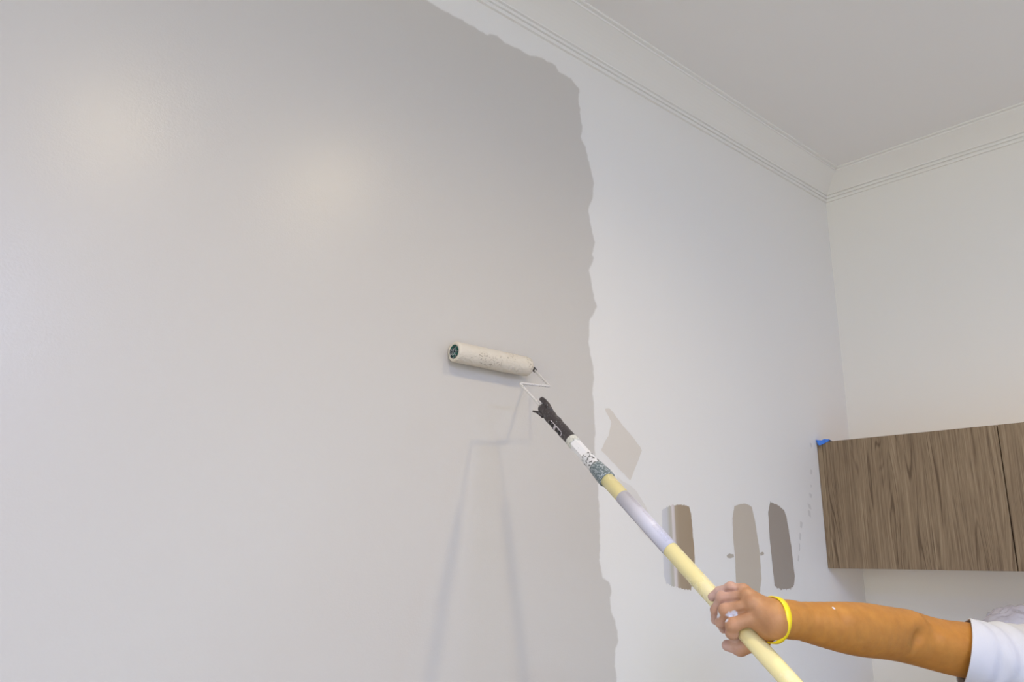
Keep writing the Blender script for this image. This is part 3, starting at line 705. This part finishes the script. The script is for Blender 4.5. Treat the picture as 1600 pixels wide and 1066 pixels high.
def f_hand(p):
    fs = None
    for nm in ('pinky', 'ring', 'middle', 'index'):
        P0, R0 = FING[nm]; P, R = P0, R0
        pp = []; rr = []
        for i in range(4):
            pp.append(P0[i]); rr.append(R0[i] * (1.0 if i else 0.95))
            if i < 3: pp.append(tuple((np.array(P0[i]) + np.array(P0[i + 1])) / 2)); rr.append((R0[i] + R0[i + 1]) / 2 * 0.89)
        d = chain(p, pp, rr, 0.002)
        # knuckle bulges
        d = smin(d, np.linalg.norm(p - np.array(P[1]), axis=1) - R[1] * 1.05, 0.003)
        fs = d if fs is None else smin(fs, d, 0.0007)
    pl = None
    for nm, wr in zip(('index', 'middle', 'ring', 'pinky'), WR):
        P, R = FING[nm]; m0 = tuple(np.array(P[0]) * 0.80 + np.array(wr) * 0.20); d = cone(p, m0, wr, R[0] * 0.90, 0.0100)
        td = cone(p, tuple(np.array(P[0]) + np.array(NX) * 0.0075), tuple(np.array(wr) * 0.75 + np.array(P[0]) * 0.25 + np.array(NX) * 0.0085), 0.0040, 0.0028); d = smin(d, td, 0.003)
        pl = d if pl is None else smin(pl, d, 0.007)
    for a, b in ((('index', 0.0), ('middle', 0)), (('middle', 0), ('ring', 0)), (('ring', 0), ('pinky', 0))):
        pass
    th = chain(p, THUMB[0], THUMB[1], 0.004)
    th = smin(th, np.linalg.norm(p - np.array(THUMB[0][2]), axis=1) - .0105, 0.004)
    web = cone(p, (-1.7687,-0.6646,1.4080), (-1.7606,-0.6762,1.4023), .0098, .0120)
    pl = smin(pl, web, 0.008)
    # back of hand knuckle heads
    for nm in FING:
        P, R = FING[nm]; pl = smin(pl, np.linalg.norm(p - (np.array(P[0]) + np.array(NX) * 0.0035), axis=1) - R[0] * 0.92, 0.004)
    d = smin(pl, fs, 0.0035)
    d = smin(d, th, 0.006)
    for a_, b_ in (('index', 'middle'), ('middle', 'ring'), ('ring', 'pinky')):      # creases where the fingers meet
        pts_ = []
        for k in range(4):
            m_ = (np.array(FING[a_][0][k]) + np.array(FING[b_][0][k])) / 2; rad = (FING[a_][1][k] + FING[b_][1][k]) / 2
            q = m_ - np.array(W0); q = q - (q @ np.array(DN)) * np.array(DN); o_ = q / np.linalg.norm(q) if k else np.array(NX)
            pts_.append(m_ + o_ * rad * 0.62)
        pts_[0] = pts_[0] * 0.60 + pts_[1] * 0.40
        g_ = chain(p, [tuple(x) for x in pts_], [0, 0, 0, 0], 0.0001)
        am = np.clip(np.linalg.norm(p - (pts_[0] * 1.6 - pts_[1] * 0.6), axis=1) / 0.020, 0, 1); d = d + 0.0027 * am * np.exp(-(g_ / 0.0024) ** 2)
    return d

def f_pole(p):
    a = np.array(W0); dn = np.array(DN); q = p - a; s = q @ dn
    return np.linalg.norm(q - s[:, None] * dn, axis=1) - PR

def f_arm(p):
    d = chain(p, ARM_S, ARR_S, 0.0006)
    w = None
    for q in WR:
        e = cone(p, q, ARM[1], 0.0112, 0.0190); w = e if w is None else smin(w, e, 0.008)
    d = smin(d, w, 0.012)
    # forearm muscle and biceps either side of the elbow hollow
    d = smin(d, cone(p, (-1.6362,-0.7243,1.4070), (-1.4890,-0.7572,1.3942), 0.019, 0.019), 0.012)
    d = smin(d, cone(p, (-1.4479,-0.7724,1.3692), (-1.3749,-0.8066,1.3549), 0.020, 0.027), 0.014)
    hol = np.linalg.norm((p - np.array((-1.5219,-0.7684,1.3844))), axis=1) - 0.013
    d = np.maximum(d, -hol + 0.0) if False else d + 0.0080 * np.exp(-(np.linalg.norm(p - np.array((-1.5089,-0.7569,1.3774)), axis=1) / 0.015) ** 2) + 0.004 * np.exp(-(np.linalg.norm(p - np.array((-1.4987,-0.7666,1.3864)), axis=1) / 0.014) ** 2)
    d = smin(d, f_hand(p), 0.012)
    d = np.maximum(d, -(f_pole(p) - 0.0002))
    return d
allp = np.array(ARM + WR + THUMB[0] + [q for P, R in FING.values() for q in P])
lo = allp.min(0) - 0.03; hi = allp.max(0) + 0.03; lo -= 0.02
Vt, Q = surface_nets((lo, hi), 0.00125, f_arm)
Vt = relax(Vt, Q, 3)

# --- rest of the body (outside the picture, coarser)
fh = np.array((FW.x, FW.y, 0)); fh /= np.linalg.norm(fh); rh = np.array((R2.x, R2.y, 0)); rh /= np.linalg.norm(rh)
SH = np.array(ARM[-1]); up = np.array((0, 0, 1.0))
TC = SH - 0.185 * fh + 0.03 * rh; FACE = -rh; RIGHT = fh        # RIGHT: the person's right
def B(r, f, z): return tuple(np.array((TC[0], TC[1], 0)) + RIGHT * r + FACE * f + up * z)
zs = SH[2]
GRIP = ax(0.7865 + 0.40); LSH = np.array(B(-0.185, 0, zs - 0.005)); LH = np.array(GRIP) - FACE * 0.0 + np.array((0.035, -0.035, 0.0))
LEL = (LSH + LH) / 2 + np.array((0.02, -0.05, -0.16))
def f_torso(p, g=0.0):
    d = cone(p, B(-0.085, 0, zs - 0.10), B(-0.075, 0.0, zs - 0.33), 0.098 + g, 0.085 + g)
    d = smin(d, cone(p, B(0.085, 0, zs - 0.10), B(0.075, 0.0, zs - 0.33), 0.098 + g, 0.085 + g), 0.08)
    d = smin(d, cone(p, B(-0.07, 0, zs - 0.35), B(-0.07, -0.01, zs - 0.50), 0.088 + g, 0.095 + g), 0.08)
    d = smin(d, cone(p, B(0.07, 0, zs - 0.35), B(0.07, -0.01, zs - 0.50), 0.088 + g, 0.095 + g), 0.08)
    d = smin(d, cone(p, B(-0.15, 0, zs), B(0.15, 0, zs), 0.052 + g, 0.052 + g), 0.06)
    d = smin(d, cone(p, B(-0.10, 0, zs + 0.03), B(0, -0.005, zs + 0.075), 0.035 + g, 0.05 + g), 0.05)
    d = smin(d, cone(p, B(0.10, 0, zs + 0.03), B(0, -0.005, zs + 0.075), 0.035 + g, 0.05 + g), 0.05)
    return d
def f_head(p):
    d = cone(p, B(0, -0.005, zs + 0.05), B(0, 0.01, zs + 0.15), 0.056, 0.053)
    hc = np.array(B(0, 0.022, zs + 0.275))
    q = p - hc; r = q @ RIGHT; f = q @ FACE; z = q[:, 2]
    sk = (np.sqrt((r / 0.074) ** 2 + (f / 0.094) ** 2 + ((z - 0.01) / 0.095) ** 2) - 1) * 0.08
    jaw = (np.sqrt((r / 0.052) ** 2 + ((f - 0.03) / 0.058) ** 2 + ((z + 0.065) / 0.058) ** 2) - 1) * 0.05
    sk = smin(sk, jaw, 0.035)
    def at(a, b, c): return tuple(hc + RIGHT * a + FACE * b + up * c)
    sk = smin(sk, cone(p, at(0, 0.088, 0.012), at(0, 0.105, -0.028), 0.008, 0.012), 0.010)      # nose
    for s in (-1, 1):
        sk = smin(sk, cone(p, at(s * 0.018, 0.086, 0.024), at(s * 0.045, 0.076, 0.022), 0.009, 0.007), 0.010)   # brow
        sk = smin(sk, cone(p, at(s * 0.074, -0.004, 0.018), at(s * 0.073, 0.002, -0.026), 0.012, 0.008), 0.006)  # ear
        sk = sk + 0.006 * np.exp(-(np.linalg.norm(p - np.array(at(s * 0.031, 0.088, 0.002)), axis=1) / 0.013) ** 2)
        sk = smin(sk, np.linalg.norm(p - np.array(at(s * 0.031, 0.072, 0.002)), axis=1) - 0.0125, 0.003)
    sk = smin(sk, cone(p, at(-0.018, 0.083, -0.056), at(0.018, 0.083, -0.056), 0.006, 0.006), 0.006)
    sk = smin(sk, cone(p, at(-0.015, 0.082, -0.066), at(0.015, 0.082, -0.066), 0.006, 0.006), 0.006)
    return smin(d, sk, 0.03)
gs = np.array(AX); gt = np.array(TX); gn = np.array(NX)
def f_left(p):
    d = chain(p, [tuple(LSH), tuple(LEL), tuple((LEL + LH) / 2), tuple(LH)], [.050, .040, .036, .026], 0.02)
    c = np.array(GRIP); out = (LH - c); out -= out @ gs * gs; out /= np.linalg.norm(out); sd = np.cross(gs, out)
    def at(a, ang, r): return tuple(c + gs * a + (out * math.cos(ang) + sd * math.sin(ang)) * r)
    fs = None
    for k, a in enumerate((-.030, -.010, .010, .030)):
        e = chain(p, [at(a, 0.1, .030), at(a, 1.25, .028), at(a, 2.4, .023), at(a, 3.5, .022)], [.012, .0102, .009, .0078], .003)
        fs = e if fs is None else smin(fs, e, .0012)
        d = smin(d, cone(p, tuple(LH), at(a, 0.1, .030), .022, .013), .008)
    d = smin(d, fs, .004)
    d = smin(d, chain(p, [at(.005, -.2, .034), at(.040, -.9, .028), at(.052, -1.7, .025), at(.050, -2.4, .024)], [.014, .0115, .010, .008], .004), .006)
    return np.maximum(d, -(f_pole(p) - 0.0002))
def f_body(p):
    d = smin(f_torso(p), f_head(p), 0.04)
    d = smin(d, cone(p, tuple(SH), tuple(0.5 * (np.array(ARM[-2]) + SH)), 0.048, 0.040), 0.03)
    d = smin(d, f_left(p), 0.02)
    for s in (-1, 1):
        d = smin(d, chain(p, [B(s * .09, -0.01, 0.84), B(s * .11, 0.02, 0.46), B(s * .12, -0.01, 0.12), B(s * .12, -0.02, 0.075)], [.088, .058, .042, .040], 0.03), 0.03)
    return d
pts = np.array([B(-.3, -.2, 0.0), B(.3, .2, 0.0), B(0, 0, zs + .42), B(.3, -.2, 0), B(-.3, .2, 0), tuple(LH), tuple(LEL), tuple(SH), tuple(GRIP)])
lo2 = pts.min(0) - .09; hi2 = pts.max(0) + .06; lo2[2] = 0.03
Vb, Qb = surface_nets((lo2, hi2), 0.0055, f_body); Vb = relax(Vb, Qb, 1)

# skin colour per vertex: tanned arm, pinker fingers dusted with dry paint
def skin_cols(Vt):
    n = len(Vt); tan = np.array((0.47, 0.208, 0.040)); pink = np.array((0.47, 0.255, 0.145)); pal = np.array((0.56, 0.40, 0.38))
    wr = np.array(ARM[0]); dirn = np.array(ARM[3]) - wr; dirn /= np.linalg.norm(dirn)
    s = (Vt - wr) @ dirn; k = np.clip((s + 0.055) / 0.06, 0, 1)[:, None]; k = k * k * (3 - 2 * k)
    col = pink * (1 - k) + tan * k
    far = np.linalg.norm(Vt - np.array(H0), axis=1) > 0.75
    tips = np.full(n, 9.0)
    for P, R in list(FING.values()) + [THUMB]:
        tips = np.minimum(tips, np.linalg.norm(Vt - np.array(P[3]), axis=1))
    tips = np.minimum(tips, np.linalg.norm(Vt - np.array(FING['pinky'][0][2]), axis=1) - 0.006)
    tips = np.minimum(tips, np.linalg.norm(Vt - np.array(FING['pinky'][0][1]), axis=1) + 0.010)
    kt = np.clip(1.2 - tips / 0.030, 0, 1)[:, None]; col = col * (1 - kt * .8) + pal * kt * .8
    for nm in ('middle', 'index', 'ring'):
        q = np.linalg.norm(Vt - (np.array(FING[nm][0][1]) + np.array(NX) * 0.006), axis=1); kk = np.clip(1 - q / 0.012, 0, 1)[:, None] * 0.5
        col = col * (1 - kk) + np.array((0.55, 0.28, 0.17)) * kk
    return col, far
white_spots = [(np.array((-1.7879,-0.6387,1.4168)), 0.0052, (1.0, .45)), (np.array((-1.7861,-0.6448,1.4200)), 0.0045, (1, 1)), (np.array((-1.7860,-0.6316,1.4100)), 0.0035, (1, 1)), (np.array((-1.7828,-0.6138,1.4167)), 0.0050, (1, 1)), (np.array((-1.6718,-0.7290,1.4258)), 0.0024, (1, 1))]
def paint_fac(Vt):
    k = np.zeros(len(Vt))
    cpos = np.array(CAM); rel = Vt - cpos; dist = np.linalg.norm(rel, axis=1)
    for c, r, _ in white_spots:
        u_ = (c - cpos) / np.linalg.norm(c - cpos); t_ = rel @ u_; off_ = np.sqrt(np.maximum(dist ** 2 - t_ ** 2, 0)); ok_ = np.where(off_ < 0.0025)[0]
        if len(ok_): c = Vt[ok_[np.argmin(dist[ok_] + 4 * off_[ok_])]]        # settle the fleck on the skin
        d = np.linalg.norm(Vt - c, axis=1)
        m = d < r * 2.2
        if m.any():
            ix = np.where(m)[0]
            nz = np.array([noise.noise(V(Vt[i]) * 260) * 0.38 + noise.noise(V(Vt[i]) * 90) * 0.3 for i in ix])
            k[ix] = np.maximum(k[ix], np.clip((1.15 + nz - d[ix] / r) * 2.5, 0, 1))
    return k
msk = mat('skin', (0.6, 0.35, 0.2), 0.5, 0.35); nt = NT(msk)
ca = nt.n('Attribute', attribute_name='tint'); v = nt.coord(); nz = nt.noise(v, 55, 4, 0.6); nf = nt.noise(v, 420, 3, 0.6)
mul = nt.n('Mix', data_type='RGBA', blend_type='MULTIPLY'); mul.inputs[0].default_value = 1.0
nt.l(ca.outputs['Color'], mul.inputs[6]); nt.l(nt.ramp(nz, [(0.3, (0.86, 0.82, 0.80)), (0.7, (1.05, 1.05, 1.05))]), mul.inputs[7])
pf = nt.n('Attribute', attribute_name='paint').outputs['Fac']
nt.l(nt.mix(pf, mul.outputs[2], (0.66, 0.66, 0.74)), nt.b.inputs['Base Color'])
nt.b.inputs['Subsurface Weight'].default_value = 0.12; nt.b.inputs['Subsurface Radius'].default_value = (1.0, 0.35, 0.15); nt.b.inputs['Subsurface Scale'].default_value = 0.004
wr_ = nt.math('ADD', nt.math('MULTIPLY', nz, 1.0), nt.math('MULTIPLY', nf, 0.35)); nt.bump(wr_, 0.35, 0.0012)
person = thing('person', 'person in a white T-shirt reaching one bare arm out to grip the yellow pole', 'person', B(0, 0, 0))
VA = np.concatenate([Vt, Vb]); QA = np.concatenate([Q, Qb + len(Vt)])
me = to_mesh('body', VA, QA, msk)
if len(me.vertices) == len(VA):
    col, _ = skin_cols(VA); col = np.clip(col, 0, 1)
    a = me.attributes.new('tint', 'FLOAT_COLOR', 'POINT'); a.data.foreach_set('color', np.concatenate([col, np.ones((len(col), 1))], 1).astype(np.float32).ravel())
    a = me.attributes.new('paint', 'FLOAT', 'POINT'); a.data.foreach_set('value', paint_fac(VA).astype(np.float32))
body = keep(link(bpy.data.objects.new('body', me)), person)

# wristband: yellow silicone ring hanging round the wrist
mb = mat('yellow_silicone', (0.93, 0.72, 0.012), 0.38, 0.5)
wc = np.array((-1.7505,-0.6822,1.4112)); dr = np.array(ARM[2]) - np.array(ARM[0]); dr /= np.linalg.norm(dr)
tilt = V(dr); s_ = V(U2); s_ = (s_ - s_.dot(tilt) * tilt).normalized(); t_ = tilt.cross(s_)
bm = bmesh.new(); n = 72; rings = []
for i in range(n):
    a = 2 * math.pi * i / n
    rad = V(s_) * math.cos(a) * 0.0300 + V(t_) * math.sin(a) * 0.0268
    o_ = rad.normalized(); cx_ = V(wc) + rad
    ring = []
    for (du, dv) in ((-0.0052, 0), (-0.0046, 0.0011), (0.0046, 0.0011), (0.0052, 0), (0.0046, -0.0008), (-0.0046, -0.0008)):
        ring.append(bm.verts.new(cx_ + tilt * du + o_ * dv))
    rings.append(ring)
for i in range(n):
    a, b = rings[i], rings[(i + 1) % n]
    for k in range(6): bm.faces.new((a[k], a[(k + 1) % 6], b[(k + 1) % 6], b[k]))
bmesh.ops.recalc_face_normals(bm, faces=bm.faces)
o = keep(mobj('wristband', bm, mb, smooth=True), person); o['label'] = 'yellow silicone wristband'

# T-shirt
HEM = np.array((-1.3815,-0.7880,1.3552)); HD = SH - HEM; HD /= np.linalg.norm(HD)
LHEM = LSH + (LEL - LSH) * 0.52; LHD = (LSH - LEL) / np.linalg.norm(LSH - LEL)
def f_shirt(p):
    d = f_torso(p, 0.011)
    SO = -np.array(U2) * 0.0042 - np.array(FW) * 0.0040
    d = smin(d, chain(p, [tuple(HEM + SO - HD * 0.045), tuple(HEM + SO), tuple(HEM + HD * .05 - up * .007), tuple(HEM + HD * .11 - up * .006), tuple(SH)], [.0440, .0455, .0500, .0560, .064], .02), 0.05)
    d = smin(d, chain(p, [tuple(LHEM - LHD * 0.03), tuple(LHEM), tuple(LSH)], [.052, .053, .062], .02), 0.05)
    # folds hanging across the sleeve
    q = p - HEM; s = q @ HD; below = -(q @ np.array(U2)); side = q @ np.array(FW)
    m = np.exp(-((s - 0.045) / 0.05) ** 2)
    d = d + m * 0.0018 * np.sin(s * 120 - below * 95) + m * 0.0014 * np.sin(s * 210 + side * 60 + below * 30)
    return d
sp = np.array([B(-.36, -.22, zs - .56), B(.36, .22, zs + .16), B(.36, -.22, 1), B(-.36, .22, 1), tuple(HEM - HD * .04), tuple(LHEM)])
Vs, Qs = surface_nets((sp.min(0) - .07, sp.max(0) + .05), 0.0036, f_shirt); Vs = relax(Vs, Qs, 2)
mshirt = mat('white_cotton', (0.60, 0.62, 0.69), 0.85, 0.2); nt = NT(mshirt); v = nt.coord()
nt.bump(nt.math('ADD', nt.noise(v, 900, 2), nt.math('MULTIPLY', nt.noise(v, 40, 3), 2.0)), 0.25, 0.0012)
me = to_mesh('t_shirt', Vs, Qs, mshirt)
bm = bmesh.new(); bm.from_mesh(me)
def cut(center, normal, rad):
    c = V(center)
    geom = [f for f in bm.faces if (f.calc_center_median() - c).length < rad]
    g = set(geom); 
    for f in geom: g.update(f.edges); g.update(f.verts)
    bmesh.ops.bisect_plane(bm, geom=list(g), plane_co=c, plane_no=V(normal), dist=1e-6, clear_outer=True)
cut(tuple(HEM), tuple(-HD + np.array(U2) * -0.04 + np.array(FW) * 0.50), 0.115)
cut(tuple(LHEM), tuple(-LHD), 0.085)
cut(B(0, 0, zs - .53), (0, 0, -1), 0.6)
cut(B(0, .012, zs + .088), tuple(up * 0.93 + FACE * 0.35), 0.10)
bmesh.ops.delete(bm, geom=[v for v in bm.verts if not v.link_faces], context='VERTS')
bm.to_mesh(me); bm.free(); me.polygons.foreach_set('use_smooth', [True] * len(me.polygons))
sh_ = keep(link(bpy.data.objects.new('t_shirt', me)), person); md = sh_.modifiers.new('s', 'SOLIDIFY'); md.thickness = 0.0022; md.offset = 0.3
sh_['label'] = 'white short-sleeved T-shirt'

# trousers, shoes, hair, belt line (outside the picture)
def f_tr(p):
    d = smin(cone(p, B(-.07, -.01, .95), B(-.07, -.01, .84), .092, .099), cone(p, B(.07, -.01, .95), B(.07, -.01, .84), .092, .099), .06)
    for s in (-1, 1): d = smin(d, chain(p, [B(s * .09, -.01, .84), B(s * .11, .02, .46), B(s * .12, -.01, .06)], [.098, .078, .068], .03), .03)
    d = np.maximum(d, p[:, 2] - 0.985); return np.maximum(d, 0.045 - p[:, 2])
Vp, Qp = surface_nets((np.array(B(0, 0, 0.5)) - (.36, .36, .5), np.array(B(0, 0, 0.5)) + (.36, .36, .55)), 0.009, f_tr)
keep(link(bpy.data.objects.new('trousers', to_mesh('trousers', Vp, Qp, mat('dark_cotton_trousers', (0.05, 0.06, 0.09), 0.85)))), person)
mso = mat('work_shoe', (0.08, 0.06, 0.05), 0.6)
for s in (-1, 1):
    def f_sh(p):
        d = cone(p, B(s * .12, -.05, .045), B(s * .125, .15, .035), .046, .040); d = smin(d, cone(p, B(s * .12, -.02, .05), B(s * .12, -.02, .09), .048, .050), .03)
        return np.maximum(d, 0.001 - p[:, 2])
    c = np.array(B(s * .12, .05, .07)); Vp, Qp = surface_nets((c - (.2, .2, .08), c + (.2, .2, .1)), 0.006, f_sh)
    keep(link(bpy.data.objects.new('shoe', to_mesh('shoe', Vp, Qp, mso))), person)
def f_hair(p):
    hc = np.array(B(0, 0.016, zs + 0.290)); q = p - hc; r = q @ RIGHT; f = q @ FACE; z = q[:, 2]
    d = (np.sqrt((r / 0.084) ** 2 + (f / 0.102) ** 2 + (z / 0.096) ** 2) - 1) * 0.085
    d = d + 0.0022 * np.sin(p[:, 0] * 330 + p[:, 2] * 90) * np.sin(p[:, 1] * 290)
    return np.maximum(d, (f * 0.75 - z * 0.55 - 0.012))
c = np.array(B(0, 0.016, zs + .29)); Vp, Qp = surface_nets((c - .125, c + .125), 0.004, f_hair)
keep(link(bpy.data.objects.new('hair', to_mesh('hair', Vp, Qp, mat('dark_hair', (0.02, 0.014, 0.010), 0.6)))), person)

# ---------------------------------------------------------------- worktop run under the cabinet, with a wrapped appliance standing on it
mct = speckle_mat('stone_worktop', (0.50, 0.48, 0.45), (0.42, 0.40, 0.38), 30, 0.4, 0.7, 0.35)
CTZ = 0.90
bm = bmesh.new(); box(bm, (-0.62, -3.0, CTZ - 0.038), (-0.001, -0.001, CTZ), 0.003); wt = mobj('worktop', bm, mct); wt['label'] = 'grey stone worktop running along the right wall under the wood cabinet'; wt['category'] = 'worktop'
bl = ['base cabinet in the corner, below the wood wall cabinet', 'second base cabinet from the corner', 'third base cabinet from the corner', 'fourth base cabinet, farthest from the corner']
for i in range(4):
    y1 = -0.002 - i * 0.75; y0 = y1 - 0.748
    t = thing('base_cabinet', 'walnut ' + bl[i], 'cabinet', (-0.3, (y0 + y1) / 2, 0), 'base cabinets under the worktop')
    bm = bmesh.new(); box(bm, (-0.56, y0, 0.10), (-0.001, y1, CTZ - 0.039)); box(bm, (-0.50, y0, 0.0), (-0.001, y1, 0.10)); keep(mobj('body', bm, M['wood_c']), t)
    for k in range(2):
        bm = bmesh.new(); ya = y0 + 0.002 + k * 0.374; box(bm, (-0.58, ya, 0.105), (-0.5605, ya + 0.370, CTZ - 0.045), 0.001); dd = keep(mobj('door', bm, M['wood']), t)
        bm = bmesh.new(); yh = ya + (0.335 if k == 0 else 0.035); box(bm, (-0.605, yh - 0.005, 0.62), (-0.580, yh + 0.005, 0.78), 0.003); hh = mobj('handle', bm, mcapb); hh.parent = dd; pass
# clear plastic sheet bunched over a box on the worktop
BX = np.array((-0.2000,-0.5159,1.3135))
bt = thing('plastic_bag', 'crumpled translucent plastic bag heaped below the wood cabinet, behind the T-shirt sleeve', 'bag', (BX[0], BX[1], CTZ))
def f_bag(p):
    q = p - np.array((BX[0], BX[1], CTZ)); zt = BX[2] + 0.045 - CTZ
    r = np.sqrt((q[:, 0] / 0.13) ** 2 + (q[:, 1] / 0.115) ** 2 + (np.maximum(q[:, 2] - (zt - 0.10), 0) / 0.10) ** 2)
    d = (r - 1) * 0.11
    return np.maximum(d, 0.002 - q[:, 2])
c = np.array((BX[0], BX[1], CTZ)); Vp, Qp = surface_nets((c - (.17, .16, .01), c + (.17, .16, BX[2] + .09 - CTZ)), 0.005, f_bag)
nn = Vp - (c + (0, 0, 0.3)); nn[:, 2] *= (nn[:, 2] > 0); nn /= np.linalg.norm(nn, axis=1)[:, None] + 1e-9
for i in range(len(Vp)):
    q = V(Vp[i]); k = abs(noise.noise(q * 16)) * 0.018 + abs(noise.noise(q * 42 + V((3, 1, 2)))) * 0.009
    Vp[i] -= nn[i] * (k - 0.006)
mpl = mat('thin_plastic', (0.80, 0.77, 0.86), 0.22, 0.5); nt = NT(mpl)
tr = nt.n('BsdfTransparent'); mx = nt.n('MixShader'); v = nt.coord()
nt.bump(nt.noise(v, 60, 3, 0.6), 0.5, 0.004)
nt.l(nt.math('MULTIPLY_ADD', nt.noise(v, 18, 3), 0.35, 0.30), mx.inputs[0]); nt.l(tr.outputs[0], mx.inputs[1]); nt.l(nt.b.outputs[0], mx.inputs[2]); nt.l(mx.outputs[0], nt.out.inputs[0])
keep(link(bpy.data.objects.new('film', to_mesh('film', Vp, Qp, mpl))), bt)
mcb = mat('grey_rolls', (0.40, 0.37, 0.42), 0.8)
bm = bmesh.new(); zt = BX[2] - CTZ
box(bm, (BX[0] - 0.075, BX[1] - 0.075, CTZ + 0.004), (BX[0] + 0.075, BX[1] + 0.070, CTZ + zt - 0.035), 0.012); keep(mobj('contents', bm, mcb), bt)
